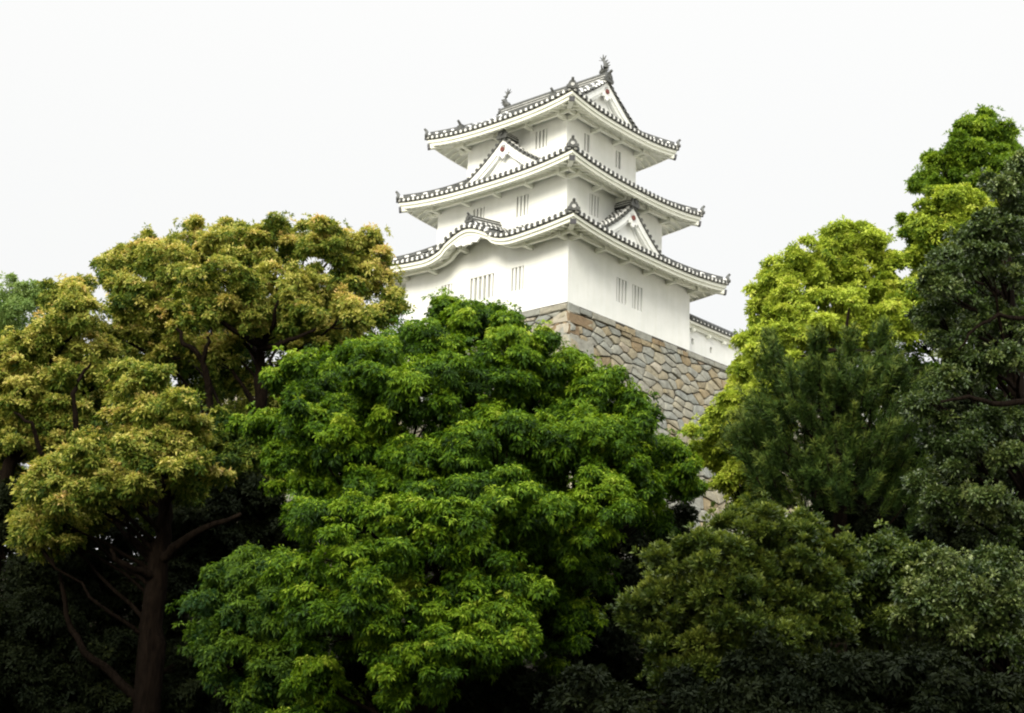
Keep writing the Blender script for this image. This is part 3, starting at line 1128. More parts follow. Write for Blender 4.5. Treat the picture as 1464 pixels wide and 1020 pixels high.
def tree(name, label, cat, dist, lobes, mat, trunk, leaf, seed, group=None, depth_r=None, base_tint=0.35, new=0.5,
         k=20, dens=11.0, extra=(), squash=0.8, back=True, trunk_r=0.3, limbs=True, sub=9, flat=None, fill=0.3, branch_px=(), bark=BARK, spawn=4, airy=False):
    """lobes: (px, py, radius in px[, metres nearer]) of the leaf masses; trunk: pixel polyline from the foot up"""
    r = np.random.default_rng(seed)
    lob = np.array([(l[0], l[1], l[2]) for l in lobes], float)
    off = np.array([l[3] if len(l) > 3 else 0.0 for l in lobes])
    c0 = (lob[:, :2].min(0) + lob[:, :2].max(0)) / 2
    rr = (lob[:, :2].max(0) - lob[:, :2].min(0)) / 2 + lob[:, 2].mean()
    if depth_r is None: depth_r = 0.8 * rr[0] * dist / F_PX
    u = (lob[:, :2] - c0) / rr
    dome = np.sqrt(np.clip(1 - (u ** 2).sum(1), 0.05, 1)) * depth_r
    cen, rad = [], []
    for i, (x, y, q) in enumerate(lob):
        d = dist - dome[i] * 0.85 - off[i] + r.normal(0, 0.12 * depth_r)
        cen.append(P(x, y, d)); rad.append(q * d / F_PX)
        if back:
            d2 = dist + dome[i] * r.uniform(0.3, 0.9)
            x2, y2 = x + r.normal(0, 14), y + r.normal(0, 10) + 6
            cen.append(P(c0[0] + (x2 - c0[0]) * .93, y2 + 4, d2)); rad.append(q * 0.92 * d2 / F_PX)
    n_main = len(cen)
    ex_c, ex_r = [], []
    for c, q in zip(cen, rad):
        for _ in range(spawn):
            v = unit(r.normal(size=3) * np.array((1, .8, .9)))
            ex_c.append(c + v * q * r.uniform(.7, 1.12)); ex_r.append(q * (r.uniform(.26, .5) if airy else r.uniform(.35, .65)))
    if back:
        wt = [1.0, .45] * (n_main // 2)
    else:
        wt = [1.0] * n_main
    wt = np.array(wt + [x_ for x_ in wt for _ in range(spawn)])
    cen, rad = np.array(cen + ex_c), np.array(rad + ex_r)
    if airy: rad[:n_main] *= .82
    # sub-lobes give each mass its knobbly outline
    SC, SR, SP = [], [], []
    for c, q in zip(cen, rad):
        m_ = max(5, int(sub))
        v = sphere_pts(r, m_)
        v[:, 2] = np.abs(v[:, 2]) * 0.9 - 0.55 * r.random(m_)
        v = unit(v)
        rs = q * r.uniform(0.24, 0.52, m_)
        SC.append(c + v * (q * 0.72) * np.array((1, 1, squash))); SR.append(rs); SP.append(np.repeat(c[None], m_, 0))
    SC, SR, SP = np.concatenate(SC), np.concatenate(SR), np.concatenate(SP)
    TC, TN, TT = [], [], []
    lobtint = r.normal(0, 0.10, len(cen))
    for i in range(len(SC)):
        n_ = r.poisson(dens * wt[i // max(5, int(sub))] * 4 * math.pi * SR[i] ** 2 * 0.55) + 2
        v = sphere_pts(r, n_)
        v[:, 2] = np.where((v[:, 2] < -0.4) & (r.random(n_) < .7), -v[:, 2], v[:, 2])
        p = SC[i] + v * SR[i] * np.array((1, 1, 0.82)) * r.uniform(0.8, 1.08, (n_, 1))
        outw = unit(p - SP[i])
        p += outw * (r.random((n_, 1)) < .07) * r.uniform(.05, .38, (n_, 1))      # stray sprigs
        nn = unit(0.55 * outw + 0.45 * v + np.array((0, 0, 0.35)))
        TC.append(p); TN.append(nn)
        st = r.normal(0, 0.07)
        # fresh shoots on upward tufts, brightened further to stand in for top light
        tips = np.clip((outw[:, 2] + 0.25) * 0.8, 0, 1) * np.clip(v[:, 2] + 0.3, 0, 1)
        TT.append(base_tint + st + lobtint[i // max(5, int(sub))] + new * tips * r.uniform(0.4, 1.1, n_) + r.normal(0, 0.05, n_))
    TC, TN, TT = np.concatenate(TC), np.concatenate(TN), np.concatenate(TT)
    keep = np.ones(len(TC), bool)
    for c, q in zip(cen, rad):
        keep &= (((TC - c) / np.array((1, 1, squash)) / q) ** 2).sum(1) > 0.50 ** 2
    TC, TN, TT = TC[keep], TN[keep], TT[keep]
    if fill > 0:               # sparse inner leaves
        nf = int(len(TC) * fill)
        j = r.integers(0, len(cen), nf)
        p = cen[j] + sphere_pts(r, nf) * (rad[j] * r.uniform(0.2, 0.7, nf))[:, None]
        TC = np.concatenate([TC, p]); TN = np.concatenate([TN, unit(sphere_pts(r, nf) + np.array((0, 0, .8)))])
        TT = np.concatenate([TT, base_tint * 0.7 + r.normal(0, .06, nf)])  # older inner leaves, darkened with the crown's inside shade in their colour
    Lf, Wf, spread, droop, tr = leaf
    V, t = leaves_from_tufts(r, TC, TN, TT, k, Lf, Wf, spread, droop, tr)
    # trunk and limbs
    tp = np.array([P(x, y, d) for x, y, d in trunk])
    foot = tp[0].copy()
    foot[2] = float(terrain_z(foot[0], foot[1])) - 0.2
    tp = np.vstack([foot, tp[1:] if trunk[0][1] > 1020 else tp])
    root = empty(name, foot, 0, label, cat, group)
    mt_ = MB()
    nT = len(tp)
    fine, rads = [], []
    for i in range(nT - 1):
        for q in np.linspace(0, 1, 5, endpoint=False):
            fine.append(tp[i] + (tp[i + 1] - tp[i]) * q + r.normal(0, trunk_r * 0.10, 3))
            rads.append(trunk_r * (1.25 - 0.95 * (i + q) / (nT - 1)) * r.uniform(.93, 1.07))
    fine.append(tp[-1]); rads.append(trunk_r * .28)
    rads[0] *= 1.45; rads[1] *= 1.15
    fine = np.array(fine)
    mt_.tube(fine - foot, rads, n=10)
    mt_.build('trunk', bark, root, smooth=True)
    if limbs:
        ml = MB()
        zf = fine[:, 2]
        for c, q in zip(cen[:n_main], rad[:n_main]):
            if r.random() < 0.3: continue
            hd = np.hypot(fine[:, 0] - c[0], fine[:, 1] - c[1])
            i = int(np.argmin(np.abs(zf - (c[2] - r.uniform(.45, 1.0) * hd))[len(fine) // 5:])) + len(fine) // 5
            r0 = max(0.03, min(rads[i] * 0.7, 0.045 + 0.05 * q))
            lp = limb_path(r, fine[i], c, 8, 0.05)
            ml.tube(lp - foot, np.linspace(r0, 0.02, 8), n=6)
            for s_ in range(5):
                e2 = c + sphere_pts(r, 1)[0] * q * 0.75 * np.array((1, 1, .7))
                ml.tube(limb_path(r, lp[5], e2, 5) - foot, np.linspace(max(.018, r0 * .4), 0.008, 5), n=4)
        for bp in branch_px:
            w0, pts = bp
            pp = np.array([P(*q) for q in pts])
            f2 = np.array([pp[i] + (pp[i + 1] - pp[i]) * q for i in range(len(pp) - 1) for q in (0, .33, .66)] + [pp[-1]])
            f2[1:-1] += r.normal(0, .03, (len(f2) - 2, 3))
            ml.tube(f2 - foot, np.linspace(w0, w0 * .35, len(f2)), n=7)
        ml.build('branches', bark, root, smooth=True)
    quads = np.arange(len(V)).reshape(-1, 4)
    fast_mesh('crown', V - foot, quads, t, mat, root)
    return root


M_CENTRAL = leaf_mat('leaf_fresh_green', [(0.0, (0.010, 0.028, 0.003)), (0.3, (0.048, 0.110, 0.004)), (0.65, (0.165, 0.265, 0.011)), (1.0, (0.36, 0.43, 0.05))])
M_CAMPHOR = leaf_mat('leaf_camphor_bronze', [(0.0, (0.015, 0.040, 0.006)), (0.3, (0.10, 0.150, 0.016)), (0.6, (0.38, 0.375, 0.075)), (0.85, (0.57, 0.49, 0.15)), (1.0, (0.62, 0.44, 0.18))])
M_YELLOW = leaf_mat('leaf_yellow_green', [(0.0, (0.025, 0.075, 0.010)), (0.3, (0.16, 0.23, 0.020)), (0.65, (0.36, 0.44, 0.045)), (1.0, (0.52, 0.54, 0.10))])
M_MAPLE = leaf_mat('leaf_mid_green', [(0.0, (0.012, 0.040, 0.006)), (0.5, (0.105, 0.185, 0.012)), (1.0, (0.28, 0.37, 0.03))])
M_PALE = leaf_mat('leaf_pale', [(0.0, (0.08, 0.16, 0.04)), (1.0, (0.30, 0.38, 0.12))])
M_OAK = leaf_mat('leaf_dark_oak', [(0.0, (0.011, 0.024, 0.005)), (0.4, (0.052, 0.085, 0.018)), (0.8, (0.17, 0.21, 0.058)), (1.0, (0.28, 0.31, 0.12))], rough=0.4, spec=0.35, trans=0.12)
M_PINE = leaf_mat('pine_needle', [(0.0, (0.008, 0.022, 0.005)), (0.5, (0.042, 0.080, 0.011)), (1.0, (0.18, 0.22, 0.04))], spec=0.15, rough=0.6, trans=0.1)
M_BUSH = leaf_mat('leaf_olive_shrub', [(0.0, (0.012, 0.025, 0.006)), (0.4, (0.045, 0.074, 0.011)), (0.8, (0.16, 0.20, 0.028)), (1.0, (0.29, 0.32, 0.06))], rough=0.45, spec=0.25, trans=0.2)
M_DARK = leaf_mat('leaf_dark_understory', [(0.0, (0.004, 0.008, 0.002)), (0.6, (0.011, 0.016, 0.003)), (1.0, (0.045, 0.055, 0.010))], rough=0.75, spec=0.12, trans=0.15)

HANG = (0.118, 0.044, (35, 110), 0.75, 0.11)      # length, width, fan angles, droop, tuft radius
FAN = (0.13, 0.058, (25, 105), 0.3, 0.13)
SMALL = (0.105, 0.052, (10, 100), 0.10, 0.16)
ERECT = (0.125, 0.045, (5, 70), -0.25, 0.07)
NEEDLE = (0.23, 0.020, (15, 65), 0.0, 0.05)

# the big green tree in the middle
tree('broadleaf_tree', 'large domed fresh green tree in the middle, right in front of the turret', 'tree', 39,
     [(668, 468, 41), (600, 492, 43), (735, 504, 47), (535, 518, 41), (470, 526, 36), (800, 532, 45), (852, 562, 41), (418, 566, 40),
      (448, 618, 47), (390, 612, 32), (505, 596, 50), (590, 566, 52), (690, 551, 52), (765, 597, 58), (850, 628, 52), (910, 612, 41),
      (940, 646, 41), (962, 688, 31), (480, 661, 50), (560, 651, 45), (630, 606, 41), (725, 646, 67, .8), (800, 674, 52), (680, 706, 54, .8),
      (775, 728, 50, .6), (855, 718, 49), (905, 706, 40), (610, 696, 49), (448, 696, 36), (408, 666, 31), (540, 706, 41), (930, 741, 27), (840, 781, 36), (640, 536, 41), (548, 551, 40), (700, 610, 41), (830, 582, 36), (880, 666, 41), (660, 666, 45), (480, 566, 40), (640, 446, 25), (700, 455, 27), (770, 646, 45), (720, 766, 41), (358, 611, 18), (985, 696, 20), (500, 646, 40), (590, 656, 40), (760, 805, 44), (805, 790, 40), (730, 840, 40), (785, 860, 42), (835, 830, 36), (770, 920, 38), (820, 890, 34), (700, 780, 44)],
     M_CENTRAL, [(690, 1100, 39), (690, 900, 39), (680, 760, 39), (675, 640, 39), (680, 540, 39)], HANG, 21, spawn=4, trunk_r=0.42, new=0.58, base_tint=0.22, k=24, dens=25)
tree('broadleaf_tree', 'bright yellow green drooping tree at the bottom, in front of the large domed tree', 'tree', 34,
     [(440, 738, 36), (500, 742, 44), (560, 735, 40), (615, 718, 44), (660, 745, 40), (430, 820, 38), (485, 800, 46), (545, 800, 48), (610, 790, 48),
      (455, 880, 44), (520, 880, 46), (590, 870, 50), (660, 850, 46), (715, 880, 44), (752, 850, 36), (640, 925, 42), (710, 930, 38), (455, 965, 34),
      (560, 945, 40), (455, 1015, 34), (690, 800, 40), (600, 985, 40), (740, 905, 30)],
     M_CENTRAL, [(600, 1150, 34), (600, 980, 34), (590, 860, 34), (585, 760, 34)], HANG, 22, trunk_r=0.3, spawn=3, new=0.60, base_tint=0.26, k=24, dens=22)
tree('broadleaf_tree', 'small deep green tree low between the bronze tree trunk and the bright drooping tree', 'tree', 37,
     [(345, 830, 38), (390, 818, 36), (310, 872, 36), (360, 890, 44), (405, 870, 40), (330, 940, 40), (390, 950, 40), (300, 915, 24), (360, 1000, 36), (420, 1000, 36), (430, 920, 36)],
     M_MAPLE, [(370, 1150, 37), (370, 1000, 37), (365, 880, 37)], HANG, 23, trunk_r=0.16, new=0.30, base_tint=0.14, dens=20)

# bronze-tipped trees on the left
tree('camphor_tree', 'tall bronze tipped camphor tree with dark forking limbs, left behind the green tree', 'tree', 50,
     [(155, 382, 26), (212, 360, 28), (270, 346, 30), (330, 348, 36), (392, 348, 38), (452, 358, 38), (500, 350, 34), (530, 395, 36), (556, 430, 24),
      (250, 398, 46), (318, 402, 46), (400, 405, 50), (468, 415, 46), (192, 415, 34), (285, 448, 44), (350, 452, 40), (222, 452, 42), (430, 458, 34), (512, 446, 36),
      (170, 480, 36), (240, 495, 34), (460, 480, 26), (320, 500, 26)],
     M_CAMPHOR, [(345, 900, 48), (365, 700, 48), (372, 560, 47), (374, 490, 47), (395, 420, 48)], FAN, airy=True, spawn=8, seed=31, group=None, trunk_r=0.30, base_tint=0.33, new=0.66, dens=19, depth_r=5, fill=.15,
     branch_px=[(.13, [(374, 492, 46.5), (345, 478, 45.5), (318, 462, 45), (305, 440, 45)]), (.12, [(376, 490, 46.5), (392, 462, 45.5), (398, 430, 45)]),
                (.11, [(373, 500, 46.5), (405, 492, 45.8), (432, 478, 45.5), (452, 470, 45.5)]),
                (.15, [(312, 640, 46), (300, 560, 45.5), (290, 512, 45), (262, 490, 44.6), (252, 470, 44.5)]), (.09, [(291, 515, 45), (298, 488, 44.6), (302, 468, 44.5)])])
tree('camphor_tree', 'bronze and green camphor tree at the left edge with sparse curved limbs', 'tree', 46,
     [(100, 425, 34), (60, 472, 26), (122, 455, 38), (62, 502, 42), (18, 508, 30), (130, 505, 38), (28, 560, 38), (88, 560, 38), (150, 545, 32), (20, 620, 32), (60, 610, 34), (-40, 540, 50), (-50, 620, 50), (105, 605, 30)],
     M_CAMPHOR, [(-20, 1050, 45), (-10, 800, 45), (10, 680, 45), (45, 590, 45), (80, 500, 45)], FAN, airy=True, spawn=8, seed=32, trunk_r=0.28, base_tint=0.31, new=0.64, dens=18, fill=.15,
     branch_px=[(.10, [(110, 640, 43.5), (104, 565, 43), (118, 535, 43), (130, 520, 43)]), (.09, [(60, 650, 43.5), (45, 605, 43), (20, 590, 43)]), (.09, [(120, 660, 43.5), (145, 595, 43), (160, 570, 43)])])
tree('camphor_tree', 'nearer camphor tree with stout dark trunk at lower left and bright bronze green clumps', 'tree', 41,
     [(205, 548, 40), (240, 590, 40), (200, 600, 36), (262, 620, 30), (195, 665, 38), (240, 668, 42), (285, 680, 34), (182, 692, 26), (225, 640, 36), (90, 672, 38), (62, 705, 32), (112, 710, 40), (45, 760, 30), (85, 752, 34), (140, 690, 30), (120, 650, 26)],
     M_CAMPHOR, [(205, 1100, 41), (215, 920, 41), (226, 800, 41), (236, 720, 41), (240, 620, 41)], FAN, airy=True, spawn=8, seed=33, trunk_r=0.36, base_tint=0.34, new=0.58, dens=20, depth_r=2.2,
     branch_px=[(.17, [(230, 800, 40.9), (262, 775, 40.5), (290, 755, 40.2), (345, 735, 40)]), (.13, [(222, 822, 40.9), (190, 815, 40.4), (165, 800, 40), (158, 785, 40)]),
                (.15, [(205, 1010, 40.9), (160, 960, 41), (120, 930, 41), (95, 880, 41.2), (85, 820, 41.3)])])
tree('pale_tree', 'pale green sparse treetop far behind at the left edge', 'tree', 60,
     [(12, 418, 20), (45, 414, 17), (8, 448, 22), (30, 450, 20), (55, 425, 12), (-20, 430, 26), (-10, 470, 26), (45, 490, 20)],
     M_PALE, [(-5, 760, 60), (0, 600, 60), (8, 500, 60), (12, 430, 60)], FAN, 34, trunk_r=0.2, base_tint=.4, new=.3, dens=5, fill=.05, depth_r=2)

# right side
tree('camphor_tree', 'broad yellow green camphor tree on the right, leafing out over the end of the rampart', 'tree', 49,
     [(1198, 346, 26), (1240, 348, 26), (1155, 372, 28), (1118, 396, 28), (1180, 400, 26), (1268, 372, 20), (1222, 385, 22), (1095, 436, 28), (1135, 425, 24), (1082, 486, 26), (1108, 515, 36), (1068, 535, 30),
      (1075, 590, 36), (1042, 590, 24), (1012, 620, 24), (1032, 655, 28), (1052, 700, 30), (1012, 648, 18), (1195, 440, 36), (1240, 430, 34), (1290, 415, 28), (1165, 470, 36), (1230, 480, 40),
      (1322, 408, 22), (1280, 465, 34), (1130, 480, 34), (1150, 540, 40), (1110, 580, 36), (1090, 640, 40), (1075, 690, 36)],
     M_YELLOW, [(1200, 950, 49), (1195, 750, 49), (1190, 600, 49), (1190, 480, 49), (1195, 400, 49)], FAN, airy=True, spawn=8, seed=41, trunk_r=0.32, base_tint=0.45, new=0.5, dens=19, fill=.12, depth_r=3.5)
tree('broadleaf_tree', 'yellow tinted tree high on the right, under the green treetop', 'tree', 51,
     [(1342, 298, 28), (1372, 288, 30), (1312, 328, 24), (1402, 298, 26), (1335, 345, 30), (1372, 330, 32), (1310, 365, 24), (1430, 310, 30), (1345, 390, 30), (1400, 350, 34)],
     M_YELLOW, [(1380, 900, 51), (1375, 600, 51), (1365, 420, 51), (1365, 330, 51)], FAN, airy=True, spawn=8, seed=42, trunk_r=0.28, base_tint=0.36, new=0.45, dens=18, depth_r=3)
tree('broadleaf_tree', 'green pointed treetop rising highest at the upper right', 'tree', 55,
     [(1398, 192, 24), (1375, 215, 26), (1422, 198, 24), (1345, 238, 24), (1316, 262, 15), (1392, 240, 28), (1428, 235, 24), (1362, 256, 22), (1340, 268, 16), (1410, 265, 26), (1300, 320, 14), (1440, 262, 24), (1405, 172, 12), (1380, 182, 13)],
     M_MAPLE, [(1400, 900, 55), (1400, 500, 55), (1396, 300, 55), (1400, 205, 55)], FAN, 43, trunk_r=0.25, base_tint=0.45, new=0.35, dens=18, depth_r=2.6)
tree('oak_tree', 'dark grey green small leaved evergreen oak filling the right edge', 'tree', 37,
     [(1460, 246, 22), (1430, 268, 22), (1465, 290, 34), (1398, 330, 29), (1442, 335, 36), (1352, 368, 29), (1350, 415, 31), (1330, 452, 26), (1398, 380, 34), (1445, 400, 36), (1380, 345, 17),
      (1400, 525, 34), (1445, 515, 36), (1320, 575, 26), (1362, 548, 21), (1440, 610, 33), (1400, 610, 34), (1338, 630, 31), (1375, 640, 34), (1440, 660, 34), (1318, 690, 22), (1345, 715, 29),
      (1400, 720, 34), (1450, 740, 34), (1395, 455, 29, -1.2), (1440, 460, 31, -1.2), (1370, 490, 26, -1)],
     M_OAK, [(1500, 1100, 37), (1490, 850, 37), (1470, 680, 37), (1455, 560, 37), (1440, 420, 37), (1440, 300, 37)], SMALL, 44, spawn=3, airy=True, squash=0.6, trunk_r=0.34, base_tint=0.30, new=0.32, k=24, dens=24, depth_r=2.6,
     branch_px=[(.09, [(1470, 575, 35), (1420, 578, 34.6), (1385, 568, 34.3), (1345, 575, 34.2)]), (.07, [(1470, 455, 35.4), (1425, 452, 35), (1395, 470, 34.8), (1370, 500, 34.6)])])
tree('oak_tree', 'low pale grey green leafy boughs at the lower right corner', 'tree', 32,
     [(1440, 815, 34), (1398, 830, 32), (1362, 828, 30), (1440, 870, 32), (1330, 850, 30), (1455, 925, 26), (1400, 880, 32), (1310, 880, 26), (1350, 890, 26), (1420, 920, 24)],
     M_OAK, [(1470, 1150, 32), (1450, 1000, 32), (1420, 900, 32), (1410, 830, 32)], SMALL, 45, trunk_r=0.14, base_tint=0.40, new=0.36, k=24, dens=24, depth_r=1.3)


def pine():
    r = np.random.default_rng(51)
    D = 44
    lob = [(1112, 542, 32), (1150, 567, 36), (1100, 602, 36), (1082, 628, 30), (1066, 653, 22), (1170, 552, 30), (1210, 552, 30), (1250, 542, 30), (1280, 557, 28), (1200, 582, 44), (1250, 572, 44), (1140, 618, 44),
           (1105, 668, 38), (1180, 648, 50), (1240, 628, 48), (1280, 612, 34), (1130, 698, 40), (1190, 708, 46), (1250, 698, 46), (1290, 658, 30), (1212, 512, 12), (1172, 514, 12), (1256, 500, 14), (1112, 512, 12), (1290, 728, 36), (1110, 728, 26)]
    C, N, T = [], [], []
    cens = []
    foot = P(1200, 1100, D); foot[2] = float(terrain_z(foot[0], foot[1])) - .2
    axis = P(1200, 600, D)
    root = empty('pine_tree', foot, 0, 'dark pine with upright needle shoots in front of the yellow green camphor tree', 'tree')
    ml = MB()
    for x, y, q in lob:
        for b_ in (0, 1):
            u = ((x - 1185) / 130) ** 2 + ((y - 600) / 160) ** 2
            d = D + (-1 if b_ == 0 else 1) * 2.2 * math.sqrt(max(.08, 1 - u)) + r.normal(0, .3)
            c = P(x, y, d); rad = q * d / F_PX
            cens.append((c, rad))
            n = int(17 * rad ** 2) + 9
            v = sphere_pts(r, n)
            p = c + v * rad * r.uniform(.35, 1.05, (n, 1))
            outw = p - axis; outw[:, 2] *= .3
            ax = unit(0.55 * unit(outw) + np.array((0, 0, 0.9)) + r.normal(0, .18, (n, 3)))
            # each shoot carries several whorls of needles along its length
            st = r.normal(0.35, .12, n)
            for q_ in np.linspace(0, 1, 8):
                C.append(p + ax * 0.75 * q_); N.append(ax); T.append(st + .25 * (q_ > .75))
            for i in range(0, n, 2):
                ml.tube([p[i] - ax[i] * .25 - foot, p[i] + ax[i] * .8 - foot], [.02, .010], n=4, cap=False)
    C, N, T = np.concatenate(C), np.concatenate(N), np.concatenate(T)
    V, t = leaves_from_tufts(r, C, N, T, 20, *NEEDLE[:4], 0.015, 0.05)
    fine = [foot, P(1198, 850, D), P(1203, 700, D), P(1200, 600, D), P(1206, 500, D), P(1214, 440, D)]
    mt_ = MB()
    mt_.tube([np.array(p) - foot for p in fine], [.3, .25, .2, .16, .09, .03], n=9)
    mt_.build('trunk', BARK, root, smooth=True)
    for c, q in cens:
        j = np.argmin([abs(f[2] - (c[2] - 1.0)) for f in fine[1:]]) + 1
        ml.tube(limb_path(r, fine[j], c, 6, -.03) - foot, np.linspace(.07, .02, 6), n=5)
    ml.build('branches', BARK, root, smooth=True)
    fast_mesh('crown', V - foot, np.arange(len(V)).reshape(-1, 4), t, M_PINE, root)


pine()

# shrubs along the bottom
tree('shrub', 'rounded olive shrub with upright yellowish leaf tips at lower right centre', 'shrub', 31,
     [(1080, 762, 34), (1022, 785, 36), (1130, 772, 36), (1168, 795, 30), (975, 815, 34), (1060, 815, 42), (1118, 825, 38), (962, 855, 28), (1012, 850, 38), (1170, 840, 32), (935, 850, 20), (1000, 920, 30), (1058, 895, 34), (945, 910, 24), (1110, 880, 30), (1095, 742, 16), (1045, 750, 16), (1145, 748, 14), (1195, 800, 26), (905, 870, 20), (1090, 930, 40), (1030, 960, 40), (970, 970, 36), (1150, 900, 36), (1190, 880, 30), (1140, 960, 38), (1060, 850, 44)],
     M_BUSH, [(1060, 1150, 31), (1060, 980, 31), (1060, 880, 31), (1065, 800, 31)], ERECT, 61, trunk_r=0.12, base_tint=0.42, new=0.42, k=22, dens=30, depth_r=1.6)
tree('shrub', 'mid green leafy shrub between the olive shrub and the pale boughs', 'shrub', 34,
     [(1240, 802, 28), (1282, 802, 28), (1212, 832, 28), (1262, 840, 32), (1305, 835, 22), (1225, 880, 28), (1280, 885, 28), (1322, 800, 14)],
     M_BUSH, [(1260, 1150, 34), (1260, 980, 34), (1258, 860, 34)], FAN, 62, trunk_r=0.1, base_tint=0.30, new=0.30, k=20, dens=20, depth_r=1.2)
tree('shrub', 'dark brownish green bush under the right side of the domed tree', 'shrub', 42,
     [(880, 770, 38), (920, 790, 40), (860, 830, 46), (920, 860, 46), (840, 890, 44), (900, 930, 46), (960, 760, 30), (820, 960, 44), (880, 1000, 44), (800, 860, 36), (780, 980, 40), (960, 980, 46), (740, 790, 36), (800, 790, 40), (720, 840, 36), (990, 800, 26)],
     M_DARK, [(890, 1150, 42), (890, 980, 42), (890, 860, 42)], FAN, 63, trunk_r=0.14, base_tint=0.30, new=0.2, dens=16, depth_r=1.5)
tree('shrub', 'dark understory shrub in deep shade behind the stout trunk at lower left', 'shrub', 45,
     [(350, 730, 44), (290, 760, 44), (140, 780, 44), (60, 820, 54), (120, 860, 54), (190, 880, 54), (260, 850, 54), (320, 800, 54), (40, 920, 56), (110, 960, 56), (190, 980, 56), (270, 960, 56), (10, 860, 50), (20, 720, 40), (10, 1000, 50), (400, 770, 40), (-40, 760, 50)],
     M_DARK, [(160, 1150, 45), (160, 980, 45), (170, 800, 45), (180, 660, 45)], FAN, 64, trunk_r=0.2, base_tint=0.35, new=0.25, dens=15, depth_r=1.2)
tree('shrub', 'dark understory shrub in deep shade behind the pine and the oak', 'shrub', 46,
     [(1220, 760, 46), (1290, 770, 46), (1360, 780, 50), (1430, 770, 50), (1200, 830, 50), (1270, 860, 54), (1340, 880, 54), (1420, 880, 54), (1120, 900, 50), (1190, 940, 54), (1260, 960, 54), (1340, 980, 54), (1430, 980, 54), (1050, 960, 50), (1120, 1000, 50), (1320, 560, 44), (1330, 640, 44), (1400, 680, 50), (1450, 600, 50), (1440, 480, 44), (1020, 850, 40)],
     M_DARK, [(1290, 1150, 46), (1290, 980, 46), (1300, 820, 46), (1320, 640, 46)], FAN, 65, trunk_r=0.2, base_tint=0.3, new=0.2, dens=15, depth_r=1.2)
tree('broadleaf_tree', 'mid green tree filling in behind the bronze trees, below their crowns', 'tree', 56,
     [(40, 600, 60), (110, 560, 50), (170, 540, 50), (230, 540, 50), (300, 545, 50), (360, 520, 44), (420, 500, 44), (470, 470, 40), (200, 480, 36), (130, 640, 60), (220, 640, 60), (310, 620, 60), (390, 580, 50), (60, 700, 60), (150, 720, 60), (250, 720, 60), (340, 700, 60), (430, 640, 50), (-20, 680, 50), (-20, 560, 50), (60, 530, 44), (520, 470, 36)],
     M_CAMPHOR, [(210, 1000, 56), (210, 800, 56), (215, 650, 56), (230, 540, 56)], FAN, 71, trunk_r=.3, base_tint=.20, new=.30, dens=12, depth_r=2.5)
tree('broadleaf_tree', 'dark green tree mostly hidden behind the evergreen oak and the pine', 'tree', 50,
     [(1310, 480, 50), (1370, 430, 50), (1430, 400, 50), (1330, 560, 56), (1400, 540, 56), (1460, 500, 56), (1300, 640, 56), (1370, 650, 60), (1440, 640, 60), (1280, 720, 56), (1350, 750, 60), (1430, 750, 60), (1220, 740, 50), (1470, 340, 44), (1240, 640, 50), (1180, 700, 50)],
     M_MAPLE, [(1370, 1000, 50), (1370, 800, 50), (1375, 600, 50), (1390, 480, 50)], FAN, 72, trunk_r=.3, base_tint=.15, new=.3, dens=12, depth_r=2)
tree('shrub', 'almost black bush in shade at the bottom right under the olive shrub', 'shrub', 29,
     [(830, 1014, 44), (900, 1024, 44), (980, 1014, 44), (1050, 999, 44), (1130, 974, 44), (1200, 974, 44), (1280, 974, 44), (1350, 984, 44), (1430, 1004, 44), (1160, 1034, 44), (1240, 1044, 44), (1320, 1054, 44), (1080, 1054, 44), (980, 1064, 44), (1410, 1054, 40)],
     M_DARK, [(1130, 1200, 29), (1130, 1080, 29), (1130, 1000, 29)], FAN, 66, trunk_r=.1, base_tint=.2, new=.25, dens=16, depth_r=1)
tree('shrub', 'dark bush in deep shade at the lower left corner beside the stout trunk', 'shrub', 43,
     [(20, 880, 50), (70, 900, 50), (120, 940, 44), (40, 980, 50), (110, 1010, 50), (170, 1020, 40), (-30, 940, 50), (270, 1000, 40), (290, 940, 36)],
     M_DARK, [(80, 1200, 43), (80, 1080, 43), (80, 940, 43)], FAN, 67, trunk_r=.1, base_tint=.3, new=.3, dens=14, depth_r=1)

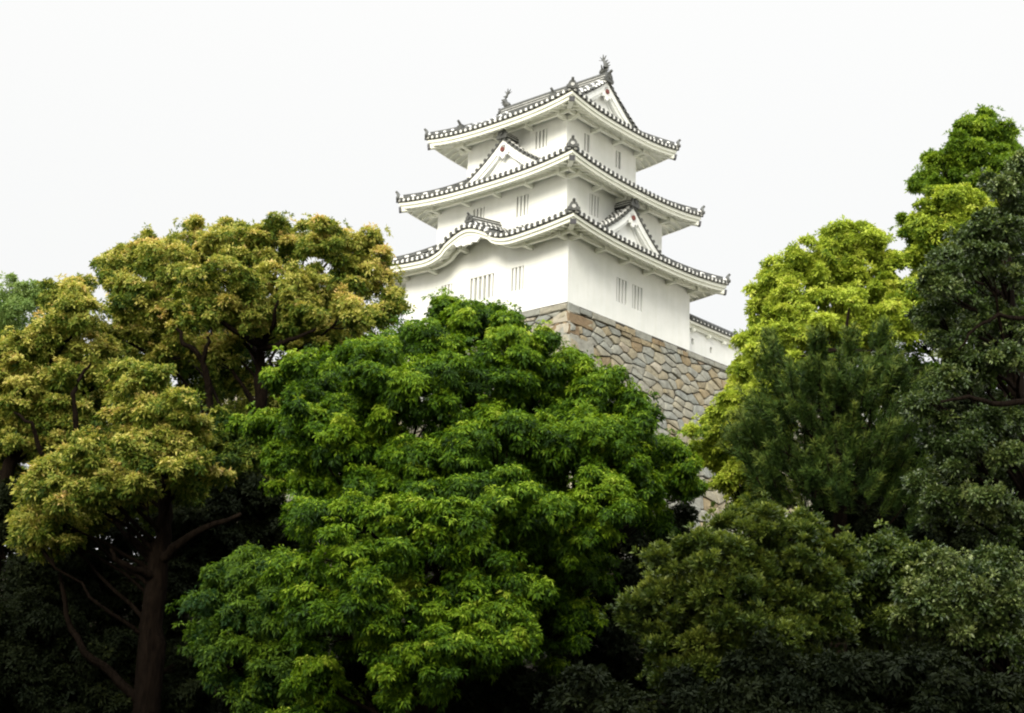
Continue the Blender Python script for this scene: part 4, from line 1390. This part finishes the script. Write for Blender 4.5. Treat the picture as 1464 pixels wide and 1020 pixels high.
tree('shrub', 'low dark bush at the bottom edge under the bright drooping tree', 'shrub', 37.5,
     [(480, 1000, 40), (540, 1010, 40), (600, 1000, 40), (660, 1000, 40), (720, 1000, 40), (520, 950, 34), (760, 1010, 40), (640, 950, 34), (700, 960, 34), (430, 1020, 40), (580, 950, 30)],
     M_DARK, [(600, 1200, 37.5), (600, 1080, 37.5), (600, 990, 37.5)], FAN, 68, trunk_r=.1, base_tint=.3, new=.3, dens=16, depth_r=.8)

tree('broadleaf_tree', 'small olive green tree in half shade between the stout dark trunk and the domed tree', 'tree', 46,
     [(330, 615, 22), (370, 640, 34), (330, 660, 32), (300, 620, 26), (350, 705, 28), (385, 690, 24), (290, 720, 22)],
     M_CAMPHOR, [(345, 1000, 46), (345, 820, 46), (345, 700, 46), (345, 600, 46)], FAN, 73, trunk_r=.14, base_tint=.14, new=.25, dens=14, depth_r=1.2)


def undergrowth():
    r = np.random.default_rng(81)
    n = 9000
    x = r.uniform(-34, 40, n); y = r.uniform(40, 60, n)
    # nothing grows inside the rampart
    lx = CY * (x - ROOT[0]) + SY * (y - ROOT[1]); ly = -SY * (x - ROOT[0]) + CY * (y - ROOT[1])
    ok = (lx > batter(-12) - .2) | (ly < -batter(-12) + .2)
    x, y = x[ok], y[ok]
    C = np.stack([x, y, terrain_z(x, y) + r.uniform(0.05, 1.3, len(x))], 1)
    N = unit(r.normal(0, .5, (len(x), 3)) + np.array((0, 0, 1)))
    V, t = leaves_from_tufts(r, C, N, r.uniform(.1, .6, len(x)), 16, 0.28, 0.10, (20, 100), .2, .25)
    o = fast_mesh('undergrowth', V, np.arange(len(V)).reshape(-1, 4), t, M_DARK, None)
    tag(o, 'dark leafy undergrowth covering the slope below the rampart', 'undergrowth', kind='stuff')


undergrowth()


def copy_tree(o, parent=None):
    c = o.copy(); COL.objects.link(c)
    if parent: c.parent = parent
    for ch in list(o.children): copy_tree(ch, c)
    return c


# unseen trees added by the camera to keep low sun off lower branches
src = [o for o in S.objects if o.type == 'EMPTY' and o.name.startswith('broadleaf_tree')][0]
for i, (x, y, sc, rz) in enumerate(SHADE_TREES):
    c = copy_tree(src)
    c.location = (x, y, -0.3)
    c.scale = (sc, sc, sc * 1.15)
    c.rotation_euler = (0, 0, rz)
    tag(c, 'tall green tree added out of view to shade the lower branches', 'tree', 'added shade trees out of view')
print('faces', sum(len(o.data.polygons) for o in S.objects if o.type == 'MESH'))
